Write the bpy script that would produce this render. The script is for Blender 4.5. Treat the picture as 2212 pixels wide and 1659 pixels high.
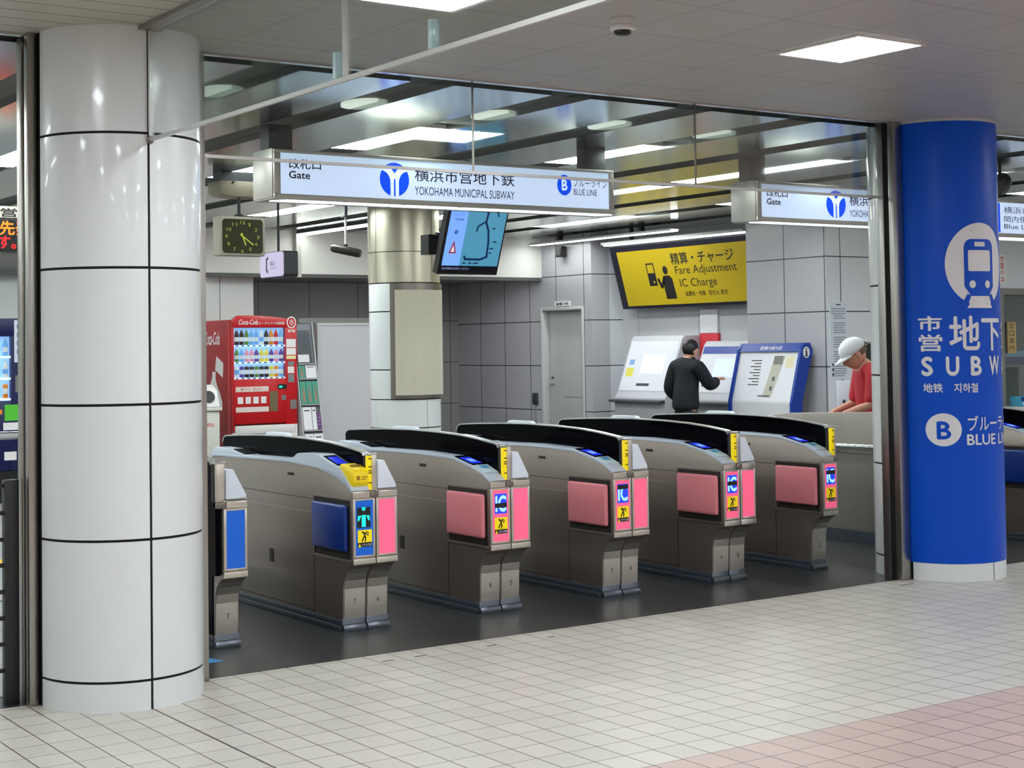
import bpy, bmesh, math, random
from mathutils import Vector, Matrix
PI = math.pi
sc = bpy.context.scene
COL = sc.collection
for o in list(bpy.data.objects):
    bpy.data.objects.remove(o, do_unlink=True)
random.seed(7)

# ---------------------------------------------------------------- camera, world, exposure
FPX, YAW, PITCH, ROLL, CY, HCAM = 3357.27, math.radians(34.7276), math.radians(1.8921), math.radians(-0.84026), 635.894, 1.6
f_ = Vector((math.sin(YAW)*math.cos(PITCH), math.cos(YAW)*math.cos(PITCH), math.sin(PITCH)))
r_ = Vector((math.cos(YAW), -math.sin(YAW), 0)); u_ = r_.cross(f_)
r2 = r_*math.cos(ROLL) + u_*math.sin(ROLL); u2 = -r_*math.sin(ROLL) + u_*math.cos(ROLL)
cam = bpy.data.cameras.new('camera'); cam_o = bpy.data.objects.new('camera', cam); COL.objects.link(cam_o)
cam_o.matrix_world = Matrix(((r2.x, u2.x, -f_.x, 0), (r2.y, u2.y, -f_.y, 0), (r2.z, u2.z, -f_.z, HCAM), (0, 0, 0, 1)))
cam.sensor_fit = 'HORIZONTAL'; cam.sensor_width = 36.0; cam.lens = 36.0*FPX/2212
cam.shift_y = -(829.5-CY)/2212
cam.clip_start = 0.05; cam.clip_end = 200
sc.camera = cam_o

world = bpy.data.worlds.new('world'); sc.world = world; world.use_nodes = True
world.node_tree.nodes['Background'].inputs[0].default_value = (0.80, 0.84, 0.88, 1)
world.node_tree.nodes['Background'].inputs[1].default_value = 0.35
sc.view_settings.view_transform = 'Standard'; sc.view_settings.look = 'None'
sc.view_settings.exposure = 0.0; sc.view_settings.gamma = 1.0; sc.view_settings.use_curve_mapping = False
L_PANEL, L_TUBE, L_SIGN = 36.0, 27.0, 1.0      # radiance of the ceiling panels, the strip lamps and the lit signs

# ---------------------------------------------------------------- materials
def lin(v):
    v = v/255.0
    return v/12.92 if v <= 0.04045 else ((v+0.055)/1.055)**2.4
def rgb(r, g, b): return (lin(r), lin(g), lin(b), 1.0)
MATS = {}
def P(name, col, rough=0.5, metal=0.0, emit=0.0, ecol=None, spec=0.5, noise=0.0, nscale=6.0, aniso=0.0, coat=0.0, bump=0.0, bscale=40.0, stretch=(1, 1, 1)):
    if name in MATS: return MATS[name]
    m = bpy.data.materials.new(name); m.use_nodes = True; nt = m.node_tree; b = nt.nodes['Principled BSDF']
    c = rgb(*col)
    b.inputs['Base Color'].default_value = c; b.inputs['Roughness'].default_value = rough; b.inputs['Metallic'].default_value = metal
    b.inputs['Specular IOR Level'].default_value = spec
    b.inputs['Anisotropic'].default_value = aniso; b.inputs['Coat Weight'].default_value = coat
    if emit > 0:
        b.inputs['Emission Color'].default_value = rgb(*(ecol or col)); b.inputs['Emission Strength'].default_value = emit
    if noise or bump:
        tc = nt.nodes.new('ShaderNodeTexCoord'); mp = nt.nodes.new('ShaderNodeMapping'); mp.inputs['Scale'].default_value = stretch
        nt.links.new(tc.outputs['Object'], mp.inputs[0])
    if noise:
        n = nt.nodes.new('ShaderNodeTexNoise'); n.inputs['Scale'].default_value = nscale; n.inputs['Detail'].default_value = 5
        nt.links.new(mp.outputs[0], n.inputs['Vector'])
        mx = nt.nodes.new('ShaderNodeMix'); mx.data_type = 'RGBA'
        mx.inputs[6].default_value = tuple(x*(1-noise) for x in c[:3])+(1,); mx.inputs[7].default_value = tuple(min(1, x*(1+noise)) for x in c[:3])+(1,)
        nt.links.new(n.outputs['Fac'], mx.inputs[0]); nt.links.new(mx.outputs[2], b.inputs['Base Color'])
    if bump:
        n = nt.nodes.new('ShaderNodeTexNoise'); n.inputs['Scale'].default_value = bscale; n.inputs['Detail'].default_value = 3
        nt.links.new(mp.outputs[0], n.inputs['Vector'])
        bp = nt.nodes.new('ShaderNodeBump'); bp.inputs['Strength'].default_value = bump; bp.inputs['Distance'].default_value = 0.01
        nt.links.new(n.outputs['Fac'], bp.inputs['Height']); nt.links.new(bp.outputs[0], b.inputs['Normal'])
    MATS[name] = m
    return m

def grid_mat(name, col, seam, sx, ox, wx, sy, oy, wy, axes='XY', rough=0.5, metal=0.0, var=0.0, noise=0.0, nscale=40, band=None, thick=None, spec=0.5, bump=0.3):
    """tiles with joints in world space; axes: the two world axes; band=(limit, colour): other colour where 2nd axis < limit; thick=(step, off, width) extra dark joints on axis 1"""
    m = bpy.data.materials.new(name); m.use_nodes = True; nt = m.node_tree; b = nt.nodes['Principled BSDF']; N = nt.nodes; Lk = nt.links
    b.inputs['Roughness'].default_value = rough; b.inputs['Metallic'].default_value = metal; b.inputs['Specular IOR Level'].default_value = spec
    g = N.new('ShaderNodeNewGeometry'); s = N.new('ShaderNodeSeparateXYZ'); Lk.new(g.outputs['Position'], s.inputs[0])
    def mth(op, a, bb=None):
        n = N.new('ShaderNodeMath'); n.operation = op
        for i, v in enumerate((a, bb)):
            if v is None: continue
            if isinstance(v, (int, float)): n.inputs[i].default_value = v
            else: Lk.new(v, n.inputs[i])
        return n.outputs[0]
    def joint(c, step, off, w):
        t = mth('DIVIDE', mth('SUBTRACT', c, off), step); fr = mth('FRACT', t)
        d = mth('MULTIPLY', mth('MINIMUM', fr, mth('SUBTRACT', 1.0, fr)), step)
        return mth('LESS_THAN', d, w/2), mth('FLOOR', t)
    cx = s.outputs[axes[0]]; cy = s.outputs[axes[1]]
    jx, ix = joint(cx, sx, ox, wx); jy, iy = joint(cy, sy, oy, wy)
    mask = mth('MAXIMUM', jx, jy)
    if thick:
        jt, _ = joint(cx, *thick); mask = mth('MAXIMUM', mask, jt)
    cb = N.new('ShaderNodeCombineXYZ'); Lk.new(ix, cb.inputs[0]); Lk.new(iy, cb.inputs[1])
    wn = N.new('ShaderNodeTexWhiteNoise'); wn.noise_dimensions = '2D'; Lk.new(cb.outputs[0], wn.inputs['Vector'])
    base = N.new('ShaderNodeMix'); base.data_type = 'RGBA'; base.inputs[6].default_value = rgb(*col); base.inputs[7].default_value = rgb(*(band[1] if band else col))
    if band: Lk.new(mth('LESS_THAN', cy, band[0]), base.inputs[0])
    else: base.inputs[0].default_value = 0
    val = mth('ADD', mth('MULTIPLY', wn.outputs['Value'], var), 1.0-var/2)
    if noise:
        nn = N.new('ShaderNodeTexNoise'); nn.inputs['Scale'].default_value = nscale; nn.inputs['Detail'].default_value = 6; Lk.new(g.outputs['Position'], nn.inputs['Vector'])
        val = mth('MULTIPLY', val, mth('ADD', mth('MULTIPLY', nn.outputs['Fac'], noise), 1.0-noise/2))
    vm = N.new('ShaderNodeVectorMath'); vm.operation = 'SCALE'; Lk.new(base.outputs[2], vm.inputs[0]); Lk.new(val, vm.inputs['Scale'])
    fin = N.new('ShaderNodeMix'); fin.data_type = 'RGBA'; Lk.new(mask, fin.inputs[0]); Lk.new(vm.outputs[0], fin.inputs[6]); fin.inputs[7].default_value = rgb(*seam)
    Lk.new(fin.outputs[2], b.inputs['Base Color'])
    bp = N.new('ShaderNodeBump'); bp.inputs['Strength'].default_value = bump; bp.inputs['Distance'].default_value = 0.003
    Lk.new(mth('SUBTRACT', 1.0, mask), bp.inputs['Height']); Lk.new(bp.outputs[0], b.inputs['Normal'])
    MATS[name] = m
    return m

def glass_mat(name, tint=(1, 1, 1), refl=0.55, rough=0.02, base=0.02):
    m = bpy.data.materials.new(name); m.use_nodes = True; nt = m.node_tree; N = nt.nodes; Lk = nt.links
    N.remove(N['Principled BSDF'])
    t = N.new('ShaderNodeBsdfTransparent'); t.inputs[0].default_value = (*tint, 1)
    gl = N.new('ShaderNodeBsdfGlossy'); gl.inputs['Roughness'].default_value = rough
    fr = N.new('ShaderNodeFresnel'); fr.inputs[0].default_value = 1.45
    k = N.new('ShaderNodeMath'); k.operation = 'MULTIPLY_ADD'; k.inputs[1].default_value = refl; k.inputs[2].default_value = base
    Lk.new(fr.outputs[0], k.inputs[0])
    mx = N.new('ShaderNodeMixShader'); Lk.new(k.outputs[0], mx.inputs[0]); Lk.new(t.outputs[0], mx.inputs[1]); Lk.new(gl.outputs[0], mx.inputs[2])
    Lk.new(mx.outputs[0], N['Material Output'].inputs[0])
    MATS[name] = m
    return m

# ---------------------------------------------------------------- objects
def wloc(o):
    v = Vector((0, 0, 0))
    while o is not None:
        v = v + o.location; o = o.parent
    return v
def tag(o, label=None, cat=None, group=None, kind=None):
    if label: o['label'] = label
    if cat: o['category'] = cat
    if group: o['group'] = group
    if kind: o['kind'] = kind
    return o
def thing(name, label, cat, loc, group=None):
    o = bpy.data.objects.new(name, None); COL.objects.link(o); o.location = loc; o.empty_display_size = 0.1
    return tag(o, label, cat, group)

class MB:
    """collects shapes in world space; build() links them as one mesh object"""
    def __init__(s): s.bm = bmesh.new(); s.mi = 0
    def _f(s, vs):
        try:
            f = s.bm.faces.new(vs); f.material_index = s.mi; return f
        except ValueError: return None
    def v(s, p): return s.bm.verts.new(p)
    def poly(s, pts): return s._f([s.v(p) for p in pts])
    def box(s, x0, x1, y0, y1, z0, z1):
        p = [s.v((x, y, z)) for z in (z0, z1) for y in (y0, y1) for x in (x0, x1)]
        for q in ((0, 2, 3, 1), (4, 5, 7, 6), (0, 1, 5, 4), (2, 6, 7, 3), (0, 4, 6, 2), (1, 3, 7, 5)): s._f([p[i] for i in q])
        return s
    def ext(s, pts, d):
        d = Vector(d); a = [s.v(p) for p in pts]; b = [s.v(Vector(p)+d) for p in pts]; n = len(pts)
        s._f(a[::-1]); s._f(b)
        for i in range(n): s._f([a[i], a[(i+1) % n], b[(i+1) % n], b[i]])
        return s
    def yz(s, pts, x0, x1): return s.ext([(x0, y, z) for y, z in pts], (x1-x0, 0, 0))
    def xz(s, pts, y0, y1): return s.ext([(x, y0, z) for x, z in pts], (0, y1-y0, 0))
    def xy(s, pts, z0, z1): return s.ext([(x, y, z0) for x, y in pts], (0, 0, z1-z0))
    def tube(s, path, r, n=10, caps=True):
        path = [Vector(p) for p in path]; rings = []; rr = r if isinstance(r, (list, tuple)) else [r]*len(path)
        for i, p in enumerate(path):
            d = (path[min(i+1, len(path)-1)]-path[max(i-1, 0)]).normalized()
            a = d.orthogonal().normalized() if i == 0 else (rings_a - d*rings_a.dot(d)).normalized()
            rings_a = a; b = d.cross(a)
            rings.append([s.v(p+(a*math.cos(2*PI*k/n)+b*math.sin(2*PI*k/n))*rr[i]) for k in range(n)])
        for i in range(len(rings)-1):
            for k in range(n): s._f([rings[i][k], rings[i][(k+1) % n], rings[i+1][(k+1) % n], rings[i+1][k]])
        if caps: s._f(rings[0][::-1]); s._f(rings[-1])
        return s
    def cyl(s, c, r, z0, z1, n=64, a0=0, a1=360, caps=True):
        full = abs(a1-a0) >= 359.9
        k = n if full else n+1
        A = [math.radians(a0+(a1-a0)*i/n) for i in range(k)]
        lo = [s.v((c[0]+r*math.cos(a), c[1]+r*math.sin(a), z0)) for a in A]; hi = [s.v((c[0]+r*math.cos(a), c[1]+r*math.sin(a), z1)) for a in A]
        for i in range(n):
            j = (i+1) % k
            s._f([lo[i], lo[j], hi[j], hi[i]])
        if full and caps: s._f(lo[::-1]); s._f(hi)
        return s
    def arcslab(s, c, r0, r1, z0, z1, a0, a1, n=24):
        A = [math.radians(a0+(a1-a0)*i/n) for i in range(n+1)]
        R = [[s.v((c[0]+r*math.cos(a), c[1]+r*math.sin(a), z)) for a in A] for r, z in ((r0, z0), (r1, z0), (r1, z1), (r0, z1))]
        for q in range(4):
            a, b = R[q], R[(q+1) % 4]
            for i in range(n): s._f([a[i], a[i+1], b[i+1], b[i]])
        s._f([R[q][0] for q in range(4)][::-1]); s._f([R[q][-1] for q in range(4)])
        return s
    def lathe(s, c, prof, n=16):
        rings = [[s.v((c[0]+r*math.cos(2*PI*k/n), c[1]+r*math.sin(2*PI*k/n), c[2]+z)) for k in range(n)] for r, z in prof]
        for i in range(len(rings)-1):
            for k in range(n): s._f([rings[i][k], rings[i][(k+1) % n], rings[i+1][(k+1) % n], rings[i+1][k]])
        s._f(rings[0][::-1]); s._f(rings[-1])
        return s
    def ell(s, c, rx, ry, rz, n=16, m=10, fn=None):
        c = Vector(c); rows = []
        for i in range(1, m):
            t = PI*i/m; row = []
            for k in range(n):
                a = 2*PI*k/n; p = Vector((rx*math.sin(t)*math.cos(a), ry*math.sin(t)*math.sin(a), rz*math.cos(t)))
                row.append(s.v(c+(fn(p) if fn else p)))
            rows.append(row)
        tp = Vector((0, 0, rz)); bt = Vector((0, 0, -rz)); T = s.v(c+(fn(tp) if fn else tp)); Bt = s.v(c+(fn(bt) if fn else bt))
        for k in range(n):
            s._f([T, rows[0][k], rows[0][(k+1) % n]]); s._f([Bt, rows[-1][(k+1) % n], rows[-1][k]])
            for i in range(len(rows)-1): s._f([rows[i][k], rows[i+1][k], rows[i+1][(k+1) % n], rows[i][(k+1) % n]])
        return s
    def xf(s, M):
        for v in s.bm.verts: v.co = M @ v.co
        return s
    def build(s, name, mat, parent=None, bevel=0.0, seg=2, smooth=False, angle=40):
        bm = s.bm
        bmesh.ops.recalc_face_normals(bm, faces=bm.faces[:])
        if bevel:
            es = [e for e in bm.edges if len(e.link_faces) == 2 and e.calc_face_angle(0) > math.radians(30)]
            bmesh.ops.bevel(bm, geom=es, offset=bevel, segments=seg, affect='EDGES', clamp_overlap=True, profile=0.5)
        off = wloc(parent) if parent is not None else Vector((0, 0, 0))
        for v in bm.verts: v.co -= off
        me = bpy.data.meshes.new(name); bm.to_mesh(me); bm.free()
        for mm in (mat if isinstance(mat, (list, tuple)) else [mat]): me.materials.append(mm)
        if smooth or bevel:
            me.polygons.foreach_set('use_smooth', [True]*len(me.polygons))
            try: me.set_sharp_from_angle(angle=math.radians(angle))
            except Exception: pass
        o = bpy.data.objects.new(name, me); COL.objects.link(o)
        if parent is not None: o.parent = parent
        return o
def box(name, mat, parent, x0, x1, y0, y1, z0, z1, bevel=0.0, seg=2):
    return MB().box(x0, x1, y0, y1, z0, z1).build(name, mat, parent, bevel, seg)
def struct(o): o['kind'] = 'structure'; return o
def solo(o, label, cat, group=None):
    """a one-mesh thing: move its origin to its own base"""
    me = o.data; xs = [v.co for v in me.vertices]
    b = Vector((sum(p.x for p in xs)/len(xs), sum(p.y for p in xs)/len(xs), min(p.z for p in xs)))
    for v in me.vertices: v.co -= b
    o.location = b
    return tag(o, label, cat, group)

# ---------------------------------------------------------------- lettering and flat marks
def plane_map(origin, u, v):
    o, u, v = Vector(origin), Vector(u), Vector(v)
    return lambda x, y: o+u*x+v*y
def cyl_map(c, r, th0, z0):
    """x metres of arc from angle th0 (degrees), y metres up"""
    return lambda x, y: Vector((c[0]+r*math.cos(math.radians(th0)+x/r), c[1]+r*math.sin(math.radians(th0)+x/r), z0+y))
def glyphs(s, weight=0.0, shear=0.0, spacing=1.0):
    c = bpy.data.curves.new('t', 'FONT'); c.body = s; c.offset = weight; c.shear = shear; c.space_character = spacing; c.resolution_u = 3
    o = bpy.data.objects.new('t', c); COL.objects.link(o)
    dg = bpy.context.evaluated_depsgraph_get(); dg.update()
    me = bpy.data.meshes.new_from_object(o.evaluated_get(dg))
    bm = bmesh.new(); bm.from_mesh(me)
    bpy.data.objects.remove(o); bpy.data.curves.remove(c); bpy.data.meshes.remove(me)
    return bm
def cut_x(bm, step):
    xs = [v.co.x for v in bm.verts]
    if not xs: return
    x = min(xs)+step
    while x < max(xs):
        bmesh.ops.bisect_plane(bm, geom=bm.verts[:]+bm.edges[:]+bm.faces[:], plane_co=(x, 0, 0), plane_no=(1, 0, 0)); x += step
def flat(name, bm, mat, parent, fmap, bend=False):
    if bend: cut_x(bm, 0.02)
    off = wloc(parent) if parent is not None else Vector((0, 0, 0))
    e = 1e-3
    for v in bm.verts:
        x, y, z = v.co; p = fmap(x, y)
        if z: p = p+(fmap(x+e, y)-p).cross(fmap(x, y+e)-p).normalized()*z
        v.co = p-off
    me = bpy.data.meshes.new(name); bm.to_mesh(me); bm.free(); me.materials.append(mat)
    o = bpy.data.objects.new(name, me); COL.objects.link(o)
    if parent is not None: o.parent = parent
    return o
def text(name, s, mat, parent, fmap, x, y, w, h, weight=0.0, shear=0.0, spacing=1.0, bend=False):
    """letters whose outlines fill the w x h box with its lower left corner at (x, y); weight thickens the strokes (in ems)"""
    bm = glyphs(s, 0.0, shear, spacing)
    if weight:
        base = bpy.data.meshes.new('g'); bm.to_mesh(base)
        for k, (dx, dy) in enumerate(((weight, 0), (-weight, 0), (0, weight), (0, -weight))):
            n0 = len(bm.verts); bm.from_mesh(base); bm.verts.ensure_lookup_table()
            for v in bm.verts[n0:]: v.co.x += dx; v.co.y += dy; v.co.z = 0.00015*(k+1)
        bpy.data.meshes.remove(base)
    X = [v.co.x for v in bm.verts]; Y = [v.co.y for v in bm.verts]; x0, x1, y0, y1 = min(X), max(X), min(Y), max(Y)
    kx = w/max(1e-6, x1-x0); ky = h/max(1e-6, y1-y0)
    for v in bm.verts: v.co = Vector((x+(v.co.x-x0)*kx, y+(v.co.y-y0)*ky, v.co.z))
    return flat(name, bm, mat, parent, fmap, bend)
def polys2bm(polys):
    bm = bmesh.new()
    for p in polys:
        f = bm.faces.new([bm.verts.new((x, y, 0)) for x, y in p])
    bmesh.ops.triangulate(bm, faces=bm.faces[:])
    return bm
def mark(name, polys, mat, parent, fmap, bend=False): return flat(name, polys2bm(polys), mat, parent, fmap, bend)
def rect(x0, y0, x1, y1): return [(x0, y0), (x1, y0), (x1, y1), (x0, y1)]
def disc(cx, cy, rx, ry, n=40, a0=0, a1=360):
    return [(cx+rx*math.cos(math.radians(a0+(a1-a0)*i/n)), cy+ry*math.sin(math.radians(a0+(a1-a0)*i/n))) for i in range(n if abs(a1-a0) >= 360 else n+1)]
def stroke(pts, w):
    """thick polyline as quads"""
    out = []
    for (x0, y0), (x1, y1) in zip(pts, pts[1:]):
        d = math.hypot(x1-x0, y1-y0) or 1; nx, ny = -(y1-y0)/d*w/2, (x1-x0)/d*w/2; ex, ey = (x1-x0)/d*w*0.3, (y1-y0)/d*w*0.3
        out.append([(x0-ex+nx, y0-ey+ny), (x0-ex-nx, y0-ey-ny), (x1+ex-nx, y1+ey-ny), (x1+ex+nx, y1+ey+ny)])
    return out
def rrect(x0, y0, x1, y1, r, n=5):
    out = []
    for cx, cy, a in ((x1-r, y0+r, -90), (x1-r, y1-r, 0), (x0+r, y1-r, 90), (x0+r, y0+r, 180)):
        out += [(cx+r*math.cos(math.radians(a+90*i/n)), cy+r*math.sin(math.radians(a+90*i/n))) for i in range(n+1)]
    return out

# ---------------------------------------------------------------- palette
STEEL = P('stainless steel', (168, 164, 158), 0.32, 1.0, noise=0.06, nscale=3, stretch=(1, 1, 0.1))
DSTEEL = P('dark brushed steel', (132, 126, 120), 0.34, 1.0, noise=0.08, nscale=4)
CHROME = P('polished steel', (205, 205, 205), 0.15, 1.0)
BLACK = P('black plastic', (16, 16, 18), 0.4)
GBLACK = P('black gloss', (4, 4, 8), 0.12, spec=0.03)
DGREY = P('dark grey paint', (52, 57, 62), 0.5)
SLOT = P('black slot', (5, 5, 5), 0.8)
WHITE = P('white paint', (226, 226, 228), 0.35)
WENAMEL = P('white enamel', (228, 232, 233), 0.22, coat=0.3)
BEIGE = P('beige paint', (188, 183, 168), 0.5)
BLUEWRAP = P('blue wrap film', (0, 78, 200), 0.36, spec=0.25)
PRINTW = P('white print', (226, 224, 228), 0.4)
INK = P('black ink', (22, 20, 24), 0.6)
GLASS = glass_mat('clear glass', (0.93, 0.96, 0.95), 0.5, 0.03, 0.015)
PANEL_E = P('lit white diffuser', (243, 250, 255), 0.5, emit=L_PANEL)
TUBE_E = P('lit strip diffuser', (244, 253, 250), 0.5, emit=L_TUBE)
LAMP3_E = P('lit weak strip', (244, 253, 250), 0.5, emit=4.0)
LAMP2_E = P('lit bare strip', (246, 253, 250), 0.5, emit=12.0)
LAMP4_E = P('lit shielded strip', (246, 253, 250), 0.5, emit=19.0)
GLOW_E = P('painted channel glow', (225, 235, 220), 0.5, emit=0.75)  # reflected glow put into emission, not a fitting of its own
SIGN_E = P('lit sign face', (196, 216, 245), 0.3, emit=0.74*L_SIGN)
SIGNLAMP_E = P('sign under lamp', (235, 248, 255), 0.4, emit=1.3)
SBLUE = P('sign blue', (0, 72, 230), 0.4, emit=0.75)
SWHITE_E = P('sign white line', (200, 220, 248), 0.4, emit=0.85)
SINK = P('sign ink', (48, 48, 62), 0.5)

# ---------------------------------------------------------------- the setting
YF, ZC, ZI = 7.12, 3.07, 3.07          # facade line, hall ceiling, inner ceiling
TILE_FLOOR = grid_mat('hall floor tiles', (205, 200, 189), (88, 80, 70), 0.14525, 3.668, 0.006, 0.17659, 4.604, 0.0046, 'XY', 0.34, var=0.10, noise=0.16, nscale=90, band=(4.604, (197, 172, 163)), thick=(5.865, 2.652, 0.011), spec=0.35)
DARK_FLOOR = P('dark resin floor', (54, 56, 57), 0.3, noise=0.25, nscale=1.6, spec=0.4)
LIGHT_FLOOR = grid_mat('inner light floor tiles', (158, 156, 162), (110, 108, 112), 0.30, 0.0, 0.006, 0.30, 7.3, 0.006, 'XY', 0.4, var=0.06)
TILE_CEIL = grid_mat('hall ceiling boards', (176, 174, 171), (106, 103, 99), 0.486, 3.6, 0.006, 0.5735, 5.645, 0.006, 'XY', 0.36, var=0.04, spec=0.5)
SLAT_CEIL = grid_mat('hall ceiling slats', (180, 177, 166), (74, 72, 66), 40, 17.3, 0.004, 0.165, 6.31, 0.008, 'XY', 0.5, var=0.03, spec=0.3)
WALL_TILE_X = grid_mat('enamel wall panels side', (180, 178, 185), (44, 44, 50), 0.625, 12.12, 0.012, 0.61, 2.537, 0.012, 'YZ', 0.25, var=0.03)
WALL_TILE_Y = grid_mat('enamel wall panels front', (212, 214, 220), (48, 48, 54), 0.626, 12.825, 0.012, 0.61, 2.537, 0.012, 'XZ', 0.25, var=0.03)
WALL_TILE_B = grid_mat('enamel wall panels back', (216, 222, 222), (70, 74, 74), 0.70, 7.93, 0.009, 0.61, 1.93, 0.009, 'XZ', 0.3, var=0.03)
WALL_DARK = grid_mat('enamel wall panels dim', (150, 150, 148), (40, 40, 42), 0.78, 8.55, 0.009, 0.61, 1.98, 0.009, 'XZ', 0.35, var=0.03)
PLASTER = P('white plaster', (205, 204, 200), 0.6)
CEIL_MIRROR = P('brushed aluminium ceiling', (176, 182, 180), 0.15, 1.0, bump=0.05, bscale=9, stretch=(14, 0.5, 1))
STRIP_M = P('ceiling strip metal', (92, 91, 84), 0.55, 0.4)
RECESS = P('ceiling recess dark', (66, 68, 68), 0.6)

struct(box('floor', TILE_FLOOR, None, -8, 22, -8, YF, -0.2, 0))
fl = bpy.data.objects['floor']
for i, (x0, x1) in enumerate(((3.98, 4.05), (4.17, 4.24), (4.62, 4.68), (5.02, 5.07), (7.86, 7.99))):
    box('open_joint', P('open joint dark', (40, 36, 32), 0.8), fl, x0, x1, 6.945, 6.955, 0.0005, 0.0012)
struct(box('floor', DARK_FLOOR, None, -8, 22, YF, 22, -0.2, 0))
struct(MB().xy([(-3, 7.36), (3.0, 7.36), (3.0, 10.2), (3.9, 10.2), (5.2, 15.5), (5.4, 17.7), (-3, 17.7)], -0.1, 0.003).build('floor', LIGHT_FLOOR))
struct(box('floor', P('tactile yellow', (226, 176, 40), 0.6), None, -3, 5.5, 11.9, 12.2, -0.1, 0.006))
struct(box('ceiling', TILE_CEIL, None, 2.70, 22, -8, YF-0.01, ZC, ZC+0.3))
struct(box('ceiling', SLAT_CEIL, None, -8, 2.60, -8, YF-0.01, ZC, ZC+0.3))
struct(box('trim_1', STEEL, None, 2.60, 2.70, -8, YF-0.01, ZC-0.02, ZC+0.3))
struct(box('wall_near', PLASTER, None, -8, 22, -8.3, -8, 0, ZC))
struct(box('wall_left', PLASTER, None, -8.3, -8, -8, YF, 0, ZC))
struct(box('wall_right', PLASTER, None, 22, 22.3, -8, 22, 0, ZC))
struct(box('wall_facade', PLASTER, None, -8, -3.0, YF, YF+0.3, 0, ZC))
struct(box('wall_inner_left', PLASTER, None, -3.2, -3.0, YF+0.3, 17.75, 0, ZC))
# header line of the glass, then a dark recess, then the mirror-like strip ceiling
struct(box('trim_2', CHROME, None, -3, 22, YF-0.012, YF+0.028, ZC-0.012, ZC+0.2))
struct(box('trim_3', RECESS, None, -3, 22, YF+0.03, 7.34, ZI+0.03, ZI+0.3))
XS = [3.464+0.966*k for k in range(-6, 19)]
SW = 0.285
mir = MB(); x = -3.0
for xs in XS:
    mir.box(x, xs, 7.34, 17.45, ZI, ZI+0.12); x = xs+SW
mir.box(x, 22, 7.34, 17.45, ZI, ZI+0.12)
struct(mir.build('ceiling', CEIL_MIRROR))
for k, xs in enumerate(XS):
    m = MB().box(xs, xs+SW, 7.34, 17.45, ZI+0.05, ZI+0.12)
    struct(m.build('trim_%d' % (4+k), STRIP_M))
struct(box('ceiling', PLASTER, None, -3, 22, YF+0.03, 22, ZI+0.13, ZI+0.4))
# bulkhead and the lower space behind it
struct(box('wall_bulkhead', P('bulkhead paint', (236, 234, 228), 0.5), None, -3, 12.6, 17.45, 17.62, 2.535, ZI+0.05))
struct(box('ceiling', P('low ceiling', (150, 150, 148), 0.6), None, -3, 12.6, 17.62, 20.4, 2.535, 2.62))
struct(box('trim_40', P('bulkhead edge', (92, 92, 92), 0.5), None, -3, 12.6, 17.46, 17.64, 2.49, 2.534))
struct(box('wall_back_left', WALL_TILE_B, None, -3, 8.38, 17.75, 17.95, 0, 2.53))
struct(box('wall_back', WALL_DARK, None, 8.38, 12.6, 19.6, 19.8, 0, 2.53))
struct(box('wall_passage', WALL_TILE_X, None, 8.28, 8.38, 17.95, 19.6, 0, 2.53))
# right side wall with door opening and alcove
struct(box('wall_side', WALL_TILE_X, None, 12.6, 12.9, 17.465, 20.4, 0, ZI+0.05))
w = MB().box(12.6, 12.9, 16.328, 16.512, 0, ZI+0.05).box(12.6, 12.9, 16.512, 17.465, 2.10, ZI+0.05)
struct(w.build('wall_side', WALL_TILE_X))
struct(box('wall_alcove', WALL_TILE_Y, None, 12.9, 13.3, 16.328, 16.5, 0, ZI+0.05))
struct(box('wall_alcove', grid_mat('alcove panels', (186, 186, 190), (90, 90, 96), 1.2, 13.6, 0.006, 3.2, 0.0, 0.004, 'YZ', 0.35), None, 13.125, 13.3, 13.36, 16.328, 0, ZI+0.05))
w = MB().box(12.6, 13.3, 12.1, 13.36, 0, ZI+0.05)
struct(w.build('wall_side', WALL_TILE_X))
# front-facing wall with the ticket window, then the office
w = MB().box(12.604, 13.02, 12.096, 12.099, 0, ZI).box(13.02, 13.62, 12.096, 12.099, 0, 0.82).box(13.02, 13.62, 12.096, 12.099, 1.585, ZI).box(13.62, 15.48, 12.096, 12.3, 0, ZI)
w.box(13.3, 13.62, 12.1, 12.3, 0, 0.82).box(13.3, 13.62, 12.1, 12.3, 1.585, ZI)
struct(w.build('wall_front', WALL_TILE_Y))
wn = box('window_1', P('window dark', (44, 44, 42), 0.2), None, 13.03, 13.62, 12.0985, 12.0995, 0.83, 1.58); struct(wn)
MBf = MB().box(13.02, 13.04, 12.075, 12.098, 0.82, 1.585).box(13.6, 13.62, 12.075, 12.098, 0.82, 1.585).box(13.02, 13.62, 12.075, 12.098, 1.565, 1.585)
MBf.build('window_frame', STEEL, wn)
box('window_sill', STEEL, wn, 12.98, 13.66, 11.99, 12.097, 0.80, 0.83)
struct(box('wall_office', P('office fascia', (205, 206, 212), 0.45), None, 15.48, 22, 12.1, 12.3, 2.21, ZI+0.05))
struct(box('wall_office', STEEL, None, 15.48, 22, 12.1, 12.3, 0, 0.76))
struct(box('wall_office_inner', P('office wall', (176, 182, 190), 0.6), None, 15.0, 22, 14.3, 14.5, 0, ZI))
wn = box('window_2', GLASS, None, 15.62, 21.9, 12.18, 12.2, 0.78, 2.13); struct(wn)
MB().box(15.48, 15.62, 12.08, 12.3, 0.76, 2.21).box(15.62, 22, 12.08, 12.3, 2.13, 2.21).box(17.4, 17.5, 12.1, 12.28, 0.78, 2.13).build('window_frame', P('window frame grey', (120, 118, 112), 0.45), wn)
box('window_sill', P('sill pale', (206, 206, 198), 0.4), wn, 15.48, 22, 11.85, 12.2, 0.74, 0.78)
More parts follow.
